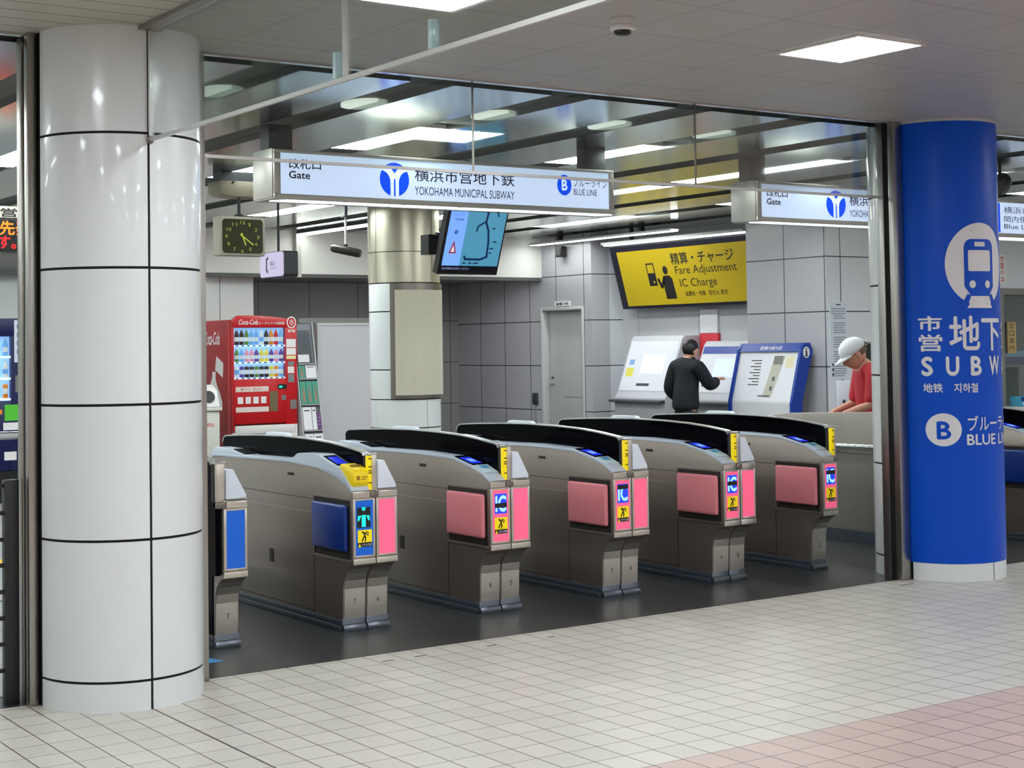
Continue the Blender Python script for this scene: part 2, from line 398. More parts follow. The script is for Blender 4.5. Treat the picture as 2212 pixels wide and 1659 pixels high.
# door
dr = box('door_1', P('door paint', (182, 182, 184), 0.45), None, 12.70, 12.74, 16.53, 17.44, 0.01, 2.075, 0.004); struct(dr)
MB().box(12.585, 12.70, 17.435, 17.475, 0, 2.115).box(12.585, 12.70, 16.50, 16.54, 0, 2.115).box(12.585, 12.70, 16.54, 17.435, 2.072, 2.115).build('door_frame', P('door frame paint', (196, 196, 196), 0.45), dr, 0.004)
MB().tube([(12.70, 17.36, 1.06), (12.65, 17.36, 1.06)], 0.014).tube([(12.65, 17.37, 1.06), (12.65, 17.25, 1.06)], 0.011).build('door_handle', CHROME, dr, smooth=True)
MB().tube([(12.70, 17.36, 1.15), (12.688, 17.36, 1.15)], 0.018).build('door_lock', DGREY, dr, smooth=True)
box('door_vent', P('door scuff', (120, 120, 122), 0.5), dr, 12.698, 12.6995, 16.62, 17.1, 0.885, 0.895)
# door name plate (second child-like plate on the wall: a thing)
dp = box('door_plate', P('plate white', (225, 225, 230), 0.4), None, 12.585, 12.599, 16.79, 17.14, 2.125, 2.195)
solo(dp, 'small white name plate on the wall just above the door', 'sign')
text('lettering', '倉庫 2 号', INK, dp, plane_map((12.583, 17.10, 2.14), (0, -1, 0), (0, 0, 1)), 0, 0, 0.27, 0.038, 0.02)
sw = box('wall_switch', DGREY, None, 12.57, 12.599, 17.57, 17.68, 0.78, 0.94, 0.006)
solo(sw, 'small dark grey wall box left of the door', 'wall box')
box('conduit', P('conduit grey', (140, 140, 148), 0.5), sw, 12.588, 12.5995, 17.612, 17.64, 0.02, 0.785)

# ---------------------------------------------------------------- columns
RC = 0.378
def white_column(name, label, c, z1, seams, angs, wrap=None):
    t = thing(name, label, 'column', (c[0], c[1], 0))
    cb = (c[0], c[1]+0.145)
    MB().xy([(c[0]+(RC-0.006)*math.cos(math.radians(a)), c[1]+(RC-0.006)*math.sin(math.radians(a))) for a in range(-180, 1, 4)]+[(cb[0]+(RC-0.006)*math.cos(math.radians(a)), cb[1]+(RC-0.006)*math.sin(math.radians(a))) for a in range(0, 181, 4)], 0, z1).build('core', SLOT, t, smooth=True)
    zs = [0.0]+seams+[z1]; g = 0.006
    for i in range(len(zs)-1):
        za, zb = zs[i]+(g if i else 0), zs[i+1]-(g if i < len(zs)-2 else 0)
        for a0, a1 in angs:
            da = math.degrees(0.006/RC)
            MB().arcslab(cb if 0 <= a0 < 180 else c, RC-0.02, RC, za, zb, a0+da, a1-da, 40).build('skirting' if i == 0 else 'cladding_panel', WENAMEL, t, smooth=True, angle=30)
    return t
SEAMS = [0.132, 0.757, 1.361, 1.976, 2.584]
C1 = (2.645, 7.06); C2 = (8.51, 7.09); C3 = (8.51, 14.3)
white_column('column', 'white panelled round column nearest at the left of the hall', C1, ZC, SEAMS, [(-178, -90), (-90, -2), (2, 90), (90, 178)])
t2 = white_column('column', 'round column wrapped in blue film at the right of the gates', C2, ZC, SEAMS, [(-178, -90), (-90, -2), (2, 90), (90, 178)])
def arc_sheet(name, c, r, z0, z1, a0, a1, mat, parent, th=0.0):
    return MB().arcslab(c, r-0.004, r+th, z0, z1, a0, a1, 72).build(name, mat, parent, smooth=True, angle=30)
arc_sheet('wrap', C2, RC+0.002, 0.118, 3.054, -181, 1, BLUEWRAP, t2, 0.001)
arc_sheet('top_rim', C2, RC+0.003, 3.054, ZC, -181, 1, P('rim grey', (190, 190, 190), 0.4), t2, 0.001)
RB = RC+0.005
cm = lambda th, z: cyl_map(C2, RB, th, z)
deg = lambda a: math.radians(a)*RB
# train sign: pale ellipse with the front of a train cut out of it
m0 = cm(-165.5, 0)
A = lambda a: deg(a+165.5)
cx, cz, rx, rz = A(-99.5), 2.095, deg(37.5), 0.278
train = [(A(-118), 1.95), (A(-118), 2.21), (A(-117), 2.235), (A(-114.5), 2.255), (A(-111), 2.264), (A(-88), 2.264), (A(-84.5), 2.255), (A(-82), 2.235), (A(-81), 2.21), (A(-81), 1.95), (A(-88), 1.885), (A(-111), 1.885)]
mark('pictogram', [disc(cx, cz, rx, rz, 60)], PRINTW, t2, m0, True)
m1 = cyl_map(C2, RB+0.0012, -165.5, 0)
mark('pictogram', [train, [(A(-111), 1.89), (A(-116.5), 1.79), (A(-121), 1.79), (A(-124), 1.80), (A(-115), 1.90)], [(A(-88), 1.89), (A(-82.5), 1.79), (A(-78), 1.79), (A(-75), 1.80), (A(-84), 1.90)]], BLUEWRAP, t2, m1, True)
m2 = cyl_map(C2, RB+0.0024, -165.5, 0)
mark('pictogram', [rect(A(-106), 2.215, A(-93), 2.245), rrect(A(-113.5), 2.05, A(-85.5), 2.19, 0.012), disc(A(-109), 1.963, 0.024, 0.026, 24), disc(A(-90), 1.963, 0.024, 0.026, 24)], PRINTW, t2, m2, True)
mark('pictogram', [[(A(-110), 1.86), (A(-89), 1.86), (A(-83.5), 1.805), (A(-115.5), 1.805)]], PRINTW, t2, m2, True)
text('lettering', '市', PRINTW, t2, m0, A(-165), 1.657, A(-141)-A(-165), 0.10, 0.022, bend=True)
text('lettering', '営', PRINTW, t2, m0, A(-164.5), 1.52, A(-141)-A(-164.5), 0.115, 0.022, bend=True)
text('lettering', '地下', PRINTW, t2, m0, A(-134.5), 1.52, A(-69)-A(-134.5), 0.235, 0.02, bend=True)
text('lettering', '鉄', PRINTW, t2, m0, A(-63), 1.52, A(-30)-A(-63), 0.235, 0.02, bend=True)
for ch, a0, a1 in (('S', -162.5, -150.5), ('U', -138.2, -125.2), ('B', -113.5, -101), ('W', -90.8, -72), ('A', -64, -49), ('Y', -41, -27)):
    text('lettering', ch, PRINTW, t2, m0, A(a0), 1.357, A(a1)-A(a0), 0.13, 0.035, bend=True)
text('lettering', '地铁', PRINTW, t2, m0, A(-161), 1.248, A(-141.5)-A(-161), 0.062, 0.02, bend=True)
text('lettering', '지하철', PRINTW, t2, m0, A(-131), 1.246, A(-106)-A(-131), 0.063, 0.02, bend=True)
mark('pictogram', [disc(A(-141.9), 1.002, deg(17.6), 0.109, 48)], PRINTW, t2, m0, True)
text('lettering', 'B', BLUEWRAP, t2, m1, A(-148.5), 0.938, deg(14), 0.12, 0.03, bend=True)
text('lettering', 'ブルーライン', PRINTW, t2, m0, A(-118), 0.993, A(-40)-A(-118), 0.10, 0.012, bend=True)
text('lettering', 'BLUE LINE', PRINTW, t2, m0, A(-119.3), 0.898, A(-46)-A(-119.3), 0.072, 0.02, bend=True)
# inner column: tiles below, steel framed display, steel drum above
t3 = thing('column', 'steel and white tiled round column behind the gates beside the hanging screen', 'column', (C3[0], C3[1], 0))
CREAM_ST = P('warm steel cladding', (196, 190, 172), 0.34, 0.75)
MB().cyl(C3, RC-0.006, 0, ZI, 96).build('core', SLOT, t3, smooth=True)
for z0, z1 in ((0.0, 0.126), (0.138, 0.75), (0.762, 1.05)):
    for a0, a1 in ((-176, -84), (-83, 8), (9, 183)):
        MB().arcslab(C3, RC-0.02, RC, z0, z1, a0, a1, 40).build('cladding_panel', WENAMEL, t3, smooth=True, angle=30)
for z0, z1 in ((1.062, 1.36), (1.372, 1.97), (1.982, 2.27)):
    MB().arcslab(C3, RC-0.02, RC, z0, z1, 9, 216, 40).build('cladding_panel', WENAMEL, t3, smooth=True, angle=30)
MB().arcslab(C3, RC-0.02, RC+0.022, 1.062, 2.27, -143, -20, 60).build('display_case', DSTEEL, t3, smooth=True, angle=30)
MB().arcslab(C3, RC, RC+0.026, 1.10, 2.20, -135, -26, 60).build('display_panel', P('cream display sheet', (206, 200, 180), 0.35, noise=0.06, nscale=5, stretch=(4, 4, 0.2)), t3, smooth=True, angle=30)
for z0, z1 in ((2.282, 2.60), (2.608, ZI)):
    for a0, a1 in ((-190, -171), (-170, -71), (-70, 169)):
        MB().arcslab(C3, RC-0.02, RC+0.004, z0, z1, a0, a1, 40).build('upper_drum', CREAM_ST, t3, smooth=True, angle=30)

# ---------------------------------------------------------------- shutter guide posts
def post(x0, x1, side, label):
    t = thing('shutter_post', label, 'post', ((x0+x1)/2, 7.15, 0), 'shutter guide posts beside the columns')
    b = MB().box(x0, x1, 7.08, 7.13, 0, ZC-0.002).box(x0, x1, 7.175, 7.24, 0, ZC-0.002)
    b.build('guide_rail', STEEL, t, 0.003)
    box('slot', SLOT, t, x0+0.012, x1-0.004, 7.1301, 7.1749, 0, ZC-0.004)
    return t
post(2.222, 2.266, -1, 'steel shutter post on the left side of the white front column')
post(3.025, 3.092, 1, 'steel shutter post on the gate side of the white front column')
post(8.036, 8.124, -1, 'steel shutter post on the gate side of the blue column')
post(8.893, 8.99, 1, 'steel shutter post on the far side of the blue column')

# ---------------------------------------------------------------- glass smoke barriers
YG, ZG = 7.225, 2.572
g1 = thing('glass_smoke_barrier', 'glass smoke barrier hanging from the ceiling along the gate opening', 'glass barrier', (5.57, YG, ZG))
for x0, x1 in ((3.10, 4.755), (4.761, 6.40), (6.406, 8.032)):
    box('glass_pane', GLASS, g1, x0, x1, YG-0.003, YG+0.003, ZG+0.006, ZI+0.02)
GRAIL = P('pale rail', (205, 205, 202), 0.35, 0.4)
box('bottom_rail', GRAIL, g1, 3.095, 8.033, YG-0.008, YG+0.008, ZG-0.010, ZG+0.006)
for x in (4.758, 6.403): box('joint_rod', DSTEEL, g1, x-0.0035, x+0.0035, YG-0.006, YG+0.006, ZG+0.007, ZI+0.02)
g2 = thing('glass_smoke_barrier', 'glass smoke barrier running from the white column out over the hall', 'glass barrier', (2.65, 2, 2.55))
for y0, y1 in ((-7.9, -4.2), (-4.19, -1.2), (-1.19, 1.8), (1.81, 4.835), (4.845, 6.66)):
    box('glass_pane', GLASS, g2, 2.647, 2.653, y0, y1, 2.56, ZC-0.024)
box('bottom_rail', GRAIL, g2, 2.643, 2.657, -7.9, 6.672, 2.546, 2.563)
for y in (6.668, 4.84, 1.805, -1.195): box('joint_rod', GRAIL, g2, 2.641, 2.659, y-0.007, y+0.007, 2.565, ZC-0.024)
CLIP = P('pale clip', (190, 222, 226), 0.2)
MB().ell((2.65, 6.672, 2.556), 0.018, 0.014, 0.022, 12, 8).build('corner_joint', DSTEEL, g2, smooth=True)
for y in (4.90, 4.25): box('rail_clip', CLIP, g2, 2.636, 2.664, y-0.012, y+0.012, 2.563, 2.66, 0.003)

# ---------------------------------------------------------------- ceiling lamps
FRAME = P('lamp frame', (215, 215, 212), 0.45)
def panel_lamp(x0, y0, label):
    t = thing('ceiling_light', label, 'ceiling light', (x0+0.243, y0+0.287, ZC-0.012), 'square ceiling lights of the hall')
    MB().box(x0, x0+0.486, y0, y0+0.02, ZC-0.012, ZC-0.001).box(x0, x0+0.486, y0+0.555, y0+0.575, ZC-0.012, ZC-0.001).box(x0, x0+0.02, y0+0.02, y0+0.555, ZC-0.012, ZC-0.001).box(x0+0.466, x0+0.486, y0+0.02, y0+0.555, ZC-0.012, ZC-0.001).build('frame', FRAME, t)
    box('diffuser', PANEL_E, t, x0+0.02, x0+0.466, y0+0.02, y0+0.555, ZC-0.010, ZC-0.001)
for i in range(-3, 6):
    for j in range(0, 5):
        x0, y0 = 5.585+2.43*i, 5.115-2.868*j
        lab = 'square ceiling light overhead in the hall, outside the view'
        if (i, j) == (0, 0): lab = 'bright square ceiling light in front of the blue column'
        if (i, j) == (-1, 0): lab = 'bright square ceiling light cut by the top edge above the gates'
        if i == 1 and j < 2: continue
        if -8 < x0 < 21 and not (2.1 < x0 < 2.75): panel_lamp(x0, y0, lab)
NT = 0
def strip_lamp(x0, y0, y1, label, z=ZI, mat=None):
    t = thing('strip_light', label, 'strip light', (x0+SW/2, (y0+y1)/2, z), 'strip lights in the ceiling channels')
    MB().box(x0+0.002, x0+SW-0.002, y0, y1, z+0.018, z+0.049).build('housing', FRAME, t)
    box('diffuser', mat or TUBE_E, t, x0+0.008, x0+SW-0.008, y0+0.008, y1-0.008, z+0.008, z+0.0178)
ORD = ['first', 'second', 'third', 'fourth', 'fifth', 'sixth', 'seventh', 'eighth', 'ninth', 'tenth', 'eleventh', 'twelfth']
for k, xs in enumerate(XS):
    if k % 2 == 0 and xs > -2.5 and xs < 21:
        n = int(round((xs-3.464)/0.966))
        for q, (y0, y1) in enumerate(((8.95, 10.15), (11.25, 12.4), (14.0, 15.75))):
            if abs(xs-9.26) < 0.1 and q == 0: y1 = 10.86
            if xs > 12.0 and q: continue
            row = ('nearest', 'middle', 'farthest')[q]
            strip_lamp(xs, y0, y1, '%s strip lamp in ceiling channel %s from the left wall' % (row, ORD[min(11, k//2)]), mat=LAMP3_E if (n == 2 and q == 1) else None)
for k, xs in enumerate(XS):  # half-ellipses that imitate light reflected in the channel sides
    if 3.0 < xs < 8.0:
        t = MB().xy([(xs+SW-0.001, 8.56), (xs+SW-0.001, 8.20)]+[(xs+SW-0.001-0.13*math.sin(PI*q/16), 8.38-0.18*math.cos(PI*q/16)) for q in range(1, 16)], ZI+0.03, ZI+0.049).build('glow_patch', GLOW_E)
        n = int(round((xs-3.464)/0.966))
        solo(t, 'half-round reflected glow painted in ceiling channel, %s from the white column' % ORD[max(0, n)], 'ceiling light', 'painted glow patches in the ceiling channels')
# bare lamps
t = thing('strip_light', 'long bare strip lamp under the ceiling near the side door', 'strip light', (12.3, 15.8, 2.97))
for y in (14.9, 16.6): box('bracket', DGREY, t, 12.29, 12.35, y, y+0.06, 2.9905, ZI+0.0495)
box('diffuser', LAMP4_E, t, 12.26, 12.38, 14.31, 17.24, 2.958, 2.9799)
MB().box(12.25, 12.39, 14.3, 17.25, 2.98, 2.99).box(12.25, 12.2598, 14.3, 17.25, 2.962, 2.98).box(12.3802, 12.39, 14.3, 17.25, 2.962, 2.98).build('housing', FRAME, t)
t = thing('strip_light', 'strip lamp under the ceiling before the white bulkhead', 'strip light', (8.86, 16.4, 3.01))
box('housing', DGREY, t, 8.80, 8.92, 15.55, 17.43, 3.0305, ZI-0.001)
box('diffuser', LAMP2_E, t, 8.81, 8.91, 15.56, 17.42, 3.008, 3.03, 0.006)
# unseen lamps added to brighten the low passage behind the bulkhead
for x in (4.0, 7.0, 9.6, 11.4):
    t = thing('ceiling_light', 'unseen fill lamp added under the low ceiling behind the white bulkhead', 'ceiling light', (x, 17.7, 2.515), 'added fill lamps of the low passage')
    box('housing', FRAME, t, x-0.6, x+0.6, 17.645, 17.76, 2.522, 2.5345); box('diffuser', P('passage fill light', (250, 252, 250), 0.5, emit=20.0), t, x-0.58, x+0.58, 17.65, 17.755, 2.516, 2.5219)
# smoke detector
t = thing('smoke_detector', 'round white smoke detector on the hall ceiling boards', 'smoke detector', (4.40, 5.44, ZC-0.075))
MB().lathe((4.40, 5.44, ZC), [(0.055, -0.001), (0.056, -0.03), (0.05, -0.036)], 24).build('base', FRAME, t, smooth=True)
MB().lathe((4.40, 5.44, ZC-0.036), [(0.058, 0), (0.06, -0.014), (0.05, -0.02)], 24).build('ring', FRAME, t, smooth=True)
MB().lathe((4.40, 5.44, ZC-0.056), [(0.04, 0), (0.038, -0.012), (0.028, -0.018)], 24).build('sensor_head', BLACK, t, smooth=True)

# ---------------------------------------------------------------- ticket gates
GSIDE = P('gate side steel', (160, 149, 141), 0.36, 0.75, noise=0.05, nscale=3)
GFRONT = P('gate front steel', (206, 200, 190), 0.3, 0.9, noise=0.05, nscale=5)
GTOP = P('gate top resin', (196, 206, 222), 0.35)
GHOOD = P('gate hood white', (236, 243, 255), 0.4)
GBASE = P('gate toe plate', (62, 70, 82), 0.45)
SEAMM = P('gate seam', (40, 36, 34), 0.6)
SEAML = P('gate seam light', (170, 166, 160), 0.4, 0.6)
TRIM = P('arc edge trim', (215, 215, 212), 0.25, 0.7)
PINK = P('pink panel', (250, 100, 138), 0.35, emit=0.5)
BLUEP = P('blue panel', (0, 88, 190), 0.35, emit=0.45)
PADP = P('pink padded cover', (236, 138, 148), 0.55, bump=0.25, bscale=14)
PADB = P('blue padded cover', (0, 50, 140), 0.35, bump=0.2, bscale=14)
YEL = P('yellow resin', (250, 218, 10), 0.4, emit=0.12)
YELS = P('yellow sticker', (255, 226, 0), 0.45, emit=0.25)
SCRB = P('gate screen', (36, 58, 220), 0.15, emit=0.65)
SCRW = P('gate screen glow', (120, 160, 255), 0.2, emit=0.8)
ICW = P('ic pad white', (214, 232, 240), 0.3)
ICB = P('ic pad blue', (90, 170, 220), 0.4)
LEDB = P('ic display blue', (24, 60, 220), 0.3, emit=0.8)
LEDW = P('ic display white', (150, 225, 255), 0.3, emit=1.0)
LEDG = P('arrow green', (20, 255, 205), 0.3, emit=1.0)
LEDK = P('display black', (14, 22, 24), 0.3)
ENGR = P('engraved grey', (96, 88, 76), 0.5)
Y0 = 7.70; GW = 0.29
def gate(X, label, left='pink', right='pink', pad='pink', disp='ic', nums=('', ''), reader=False, scan=0.0, half=False):
    t = thing('ticket_gate', label, 'ticket gate', (X+GW/2, Y0+0.98, 0), 'row of ticket gates')
    yz = lambda pts: [(Y0+a, z) for a, z in pts]
    rh = half == 'right'; half = half and not rh
    WB = 0.146 if half else GW; q = 0.0; XB = X+0.15 if rh else X
    leg = [(0.125, 0.052), (0.12, 0.126), (0.116, 0.237), (0.108, 0.285), (0.088, 0.325), (0.058, 0.355), (0.025, 0.376), (0.0, 0.385)]
    front_l = [(0, 0.79), (0.012, 0.802), (0.07, 0.835), (0.184, 0.87), (0.406, 0.912), (0.82, 0.924), (1.80, 0.912), (1.90, 0.902)]
    back = [(1.95, 0.86), (1.95, 0.385), (1.90, 0.35), (1.84, 0.29), (1.83, 0.052)]
    front_r = [(0, 0.80), (0.03, 0.806), (1.0, 0.85), (1.3, 0.92), (1.90, 0.92)]
    # two half bodies with a shadow joint between
    if not rh: MB().yz(yz(leg+front_l+back), X, X+0.146).build('body_half', GSIDE, t, 0.004)
    if not half: MB().yz(yz(leg+front_r+back), X+0.15, X+GW).build('body_half', GSIDE, t, 0.004)
    # bright skins on the front of each half: leg plate, frame round the panel, lower lip, upper band
    for x0, x1, rt in ((X+0.003, X+0.144, 0), (X+0.152, X+GW-0.003, 1)):
        if (half and rt) or (rh and not rt): continue
        skin = MB()
        pts = yz(leg[:6]); off = [(y-0.004, z) for y, z in pts]
        skin.ext([(x0+0.004, y, z) for y, z in pts]+[(x0+0.004, y, z) for y, z in off[::-1]], (x1-x0-0.008, 0, 0))
        skin.build('leg_plate', GFRONT, t)
        fr = MB().box(x0, x0+0.016, Y0-0.006, Y0+0.004, 0.425, 0.752).box(x1-0.014, x1, Y0-0.006, Y0+0.004, 0.425, 0.752)
        fr.box(x0+0.016, x1-0.014, Y0-0.006, Y0+0.004, 0.742, 0.752).box(x0+0.016, x1-0.014, Y0-0.006, Y0+0.004, 0.425, 0.436)
        fr.build('panel_frame', GFRONT, t, 0.002)
        box('lower_lip', GFRONT, t, x0-0.002, x1+0.002, Y0-0.008, Y0+0.012, 0.384, 0.418, 0.004)
        MB().yz([(Y0-0.007, 0.756), (Y0-0.007, 0.79), (Y0+0.004, 0.802), (Y0+0.03, 0.803), (Y0+0.03, 0.756)], x0-0.002 if not rt else x0+0.015, x1+0.002 if rt else x1-0.032).build('upper_band', GFRONT, t, 0.003)
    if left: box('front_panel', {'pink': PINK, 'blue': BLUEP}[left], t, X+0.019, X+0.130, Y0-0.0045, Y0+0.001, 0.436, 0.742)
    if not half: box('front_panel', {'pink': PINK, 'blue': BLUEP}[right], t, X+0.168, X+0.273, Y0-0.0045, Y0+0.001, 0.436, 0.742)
    fm = plane_map((X+0.019, Y0-0.0056, 0.436), (1, 0, 0), (0, 0, 1))
    fm2 = plane_map((X+0.019, Y0-0.0066, 0.436), (1, 0, 0), (0, 0, 1))
    fm3 = plane_map((X+0.019, Y0-0.0076, 0.436), (1, 0, 0), (0, 0, 1))
    if disp == 'ic':
        d = mark('display', [rect(0.013, 0.165, 0.10, 0.283)], LEDB, t, fm)
        text('lettering', 'IC', LEDW, d, fm2, 0.018, 0.175, 0.077, 0.098, 0.03)
        mark('scan_band', [rect(0.013, 0.165+scan, 0.10, 0.193+scan)], LEDK, d, fm3)
    elif disp == 'arrow':
        d = mark('display', [rect(0.008, 0.155, 0.094, 0.268)], LEDK, t, fm)
        mark('arrow', [rect(0.038, 0.160, 0.063, 0.225), [(0.038, 0.268), (0.063, 0.268), (0.058, 0.25), (0.043, 0.25)], [(0.012, 0.195), (0.02, 0.193), (0.034, 0.222), (0.014, 0.222)], [(0.089, 0.195), (0.081, 0.193), (0.067, 0.222), (0.087, 0.222)]], LEDG, d, fm2)
    if disp:
        s_ = mark('warning_sticker', [rect(0.012, 0.072, 0.103, 0.142)], YELS, t, fm)
        a, b = 0.012, 0.072
        fig = [disc(a+0.032, b+0.058, 0.006, 0.006, 12)]+stroke([(a+0.036, b+0.052), (a+0.046, b+0.038), (a+0.034, b+0.024), (a+0.028, b+0.008)], 0.008)+stroke([(a+0.046, b+0.038), (a+0.05, b+0.02), (a+0.046, b+0.006)], 0.008)+stroke([(a+0.038, b+0.050), (a+0.056, b+0.048), (a+0.066, b+0.038)], 0.006)+stroke([(a+0.044, b+0.054), (a+0.06, b+0.058), (a+0.07, b+0.048)], 0.005)
        mark('pictogram', fig, INK, s_, fm2)
        k_ = mark('caption', [rect(0.012, 0.046, 0.103, 0.072)], INK, s_, fm)
        mark('warning_triangle', [[(0.014, 0.047), (0.032, 0.047), (0.023, 0.069)]], YELS, k_, fm2)
        text('lettering', 'とびら注意', PRINTW, k_, fm2, 0.037, 0.051, 0.062, 0.015, 0.01)
    # coloured pad with its recess on the passage side
    if not rh:
        MB().box(X-0.003, X+0.004, Y0+0.025, Y0+0.455, 0.405, 0.750).build('pad_recess', SEAMM, t)
        MB().box(X-0.008, X+0.002, Y0+0.02, Y0+0.46, 0.400, 0.412).box(X-0.008, X+0.002, Y0+0.02, Y0+0.46, 0.742, 0.752).box(X-0.008, X+0.002, Y0+0.448, Y0+0.46, 0.412, 0.742).build('pad_frame', GSIDE, t)
        box('side_pad', {'pink': PADP, 'blue': PADB}[pad], t, X-0.035, X-0.003, Y0+0.035, Y0+0.436, 0.455, 0.718, 0.016, 3)
        # panel seams on the side
        MB().box(X-0.0016, X+0.002, Y0+0.462, Y0+0.466, 0.052, 0.74).box(X-0.0016, X+0.002, Y0+0.466, Y0+1.93, 0.722, 0.725).box(X-0.0016, X+0.002, Y0+0.466, Y0+1.93, 0.075, 0.079).build('panel_seam', SEAMM, t)
        MB().box(X-0.0022, X+0.002, Y0+0.466, Y0+1.93, 0.64, 0.646).build('panel_seam', SEAML, t)
        box('card_slot', SEAMM, t, X-0.003, X+0.002, Y0+1.0, Y0+1.05, 0.30, 0.38)
        box('latch', SEAMM, t, X-0.006, X+0.002, Y0+0.72, Y0+0.79, 0.845, 0.862, 0.002)
    # toe plates
    MB().box(XB-0.018, X+WB+0.018, Y0+0.135, Y0+1.86, 0, 0.03).box(XB-0.008, X+WB+0.008, Y0+0.13, Y0+1.85, 0.03, 0.06).build('base_plate', GBASE, t, 0.004)
    for x0, x1 in ((X-0.004, X+0.140), (X+0.150, X+GW+0.004))[1 if rh else 0:1 if half else 2]:
        MB().yz([(Y0+0.098, 0), (Y0+0.098, 0.02), (Y0+0.108, 0.036), (Y0+0.119, 0.038), (Y0+0.119, 0.07), (Y0+0.14, 0.07), (Y0+0.14, 0)], x0, x1).build('toe_cap', P('toe cap steel', (112, 118, 128), 0.35, 0.8), t, 0.002)
    # pale top cover following the profile of the left half
    if rh:
        box('side_skin', GBLACK, t, X+0.143, X+0.149, Y0+0.13, Y0+1.9, 0.07, 0.80); box('side_skin', GBLACK, t, X+0.114, X+0.1425, Y0+0.02, Y0+1.9, 0.40, 0.7899)
    elif not reader:
        top = [(0.0, 0.806), (0.012, 0.812), (0.07, 0.845), (0.184, 0.88), (0.406, 0.924), (0.82, 0.936), (1.80, 0.924), (1.92, 0.914)]
        low = [(1.92, 0.896), (1.80, 0.908), (0.82, 0.918), (0.406, 0.905), (0.184, 0.862), (0.07, 0.827), (0.012, 0.796), (0.0, 0.79)]
        MB().yz(yz(top+low), X-0.004, X+0.111).build('top_cover', GTOP, t, 0.003)
        fr = lambda y, z, q, dz=0.0: (X+q, Y0+y, z+dz)
        def slab(name, ya, za, yb, zb, xa, xb, mat, h):
            d = Vector((0, yb-ya, zb-za)).normalized(); n = Vector((0, -d.z, d.y))
            p = [Vector(fr(ya, za, xa)), Vector(fr(ya, za, xb)), Vector(fr(yb, zb, xb)), Vector(fr(yb, zb, xa))]
            return MB().ext(p, n*h).build(name, mat, t)
        slab('screen_bezel', 0.19, 0.8813, 0.40, 0.923, 0.010, 0.106, GBLACK, 0.004)
        slab('screen', 0.215, 0.8898, 0.36, 0.9185, 0.02, 0.095, SCRB, 0.0012)
        slab('screen_glow', 0.255, 0.899, 0.315, 0.9108, 0.04, 0.078, SCRW, 0.0018)
        slab('ic_reader', 0.065, 0.8440, 0.178, 0.8798, 0.010, 0.106, ICW, 0.004)
        slab('reader_mark', 0.12, 0.8658, 0.165, 0.88, 0.03, 0.085, ICB, 0.0012)
    else:
        top = [(0.0, 0.806), (0.03, 0.835), (0.11, 0.893), (0.137, 0.912), (0.42, 0.985), (0.66, 0.98), (0.74, 0.945), (0.80, 0.938), (1.80, 0.924), (1.92, 0.914)]
        low = [(1.92, 0.896), (1.80, 0.908), (0.82, 0.918), (0.406, 0.905), (0.184, 0.862), (0.07, 0.827), (0.012, 0.796), (0.0, 0.79)]
        MB().yz(yz(top+low), X-0.004, X+0.111).build('top_cover', GTOP, t, 0.003)
        def slab(name, ya, za, yb, zb, xa, xb, mat, h):
            d = Vector((0, yb-ya, zb-za)).normalized(); n = Vector((0, -d.z, d.y))
            p = [Vector((X+xa, Y0+ya, za)), Vector((X+xb, Y0+ya, za)), Vector((X+xb, Y0+yb, zb)), Vector((X+xa, Y0+yb, zb))]
            return MB().ext(p, n*h).build(name, mat, t)
        slab('screen_bezel', 0.16, 0.918, 0.41, 0.9825, 0.004, 0.108, ICW, 0.003)
        slab('screen', 0.19, 0.929, 0.37, 0.9755, 0.014, 0.10, GBLACK, 0.002)
        slab('screen_glow', 0.215, 0.938, 0.335, 0.969, 0.026, 0.088, SCRB, 0.0028)
        MB().yz(yz([(0.02, 0.815), (-0.012, 0.845), (-0.005, 0.905), (0.03, 0.925), (0.15, 0.945), (0.16, 0.92), (0.11, 0.89)]), X+0.006, X+0.107).build('ticket_reader', YEL, t, 0.01)
        fr = plane_map((X+0.018, Y0-0.0122, 0.85), (1, 0, 0), (0, 0.12, 1))
        mark('print', [rect(0.006, 0.008, 0.03, 0.032), rect(0.038, 0.022, 0.078, 0.028), rect(0.038, 0.01, 0.07, 0.016)], P('reader print', (170, 128, 0), 0.6), t, fr)
        MB().yz(yz([(0.045, 0.931), (0.046, 0.936), (0.066, 0.941), (0.067, 0.935)]), X+0.025, X+0.092).build('reader_slot', P('reader slot', (120, 90, 0), 0.5), t)
    if not rh: MB().yz(yz([(1.40, 0.905), (1.40, 0.929), (1.62, 0.958), (1.86, 0.962), (1.935, 0.918), (1.935, 0.905)]), X-0.002, X+0.110).build('rear_housing', GTOP, t, 0.003)
    if not rh: MB().ext([(X+0.015, Y0+1.43, 0.9345), (X+0.098, Y0+1.43, 0.9345), (X+0.098, Y0+1.60, 0.957), (X+0.015, Y0+1.60, 0.957)], (0, -0.0005, 0.004)).build('rear_screen', GBLACK, t)
    # dark centre screen wall with bright edge, striped post at its front
    arc = [(0.075, 0.79), (0.075, 0.985), (0.082, 1.0), (0.105, 1.006), (0.28, 1.026), (0.48, 1.042), (0.75, 1.052), (1.09, 1.056), (1.4, 1.050), (1.75, 1.036), (1.93, 1.026), (1.965, 1.012), (1.98, 0.985), (1.985, 0.80)]
    MB().yz(yz(arc), X+0.114, X+0.150).build('centre_screen', GBLACK, t)
    inner = arc[1:-1]
    cen = (1.0, 0.9); outer = []
    for k, (y, z) in enumerate(inner):
        a = Vector(inner[max(0, k-1)]); b = Vector(inner[min(len(inner)-1, k+1)]); d = (b-a).normalized(); outer.append((y-d.y*0.008, z+d.x*0.008))
    MB().yz(yz(inner+outer[::-1]), X+0.110, X+0.154).build('edge_trim', TRIM, t)
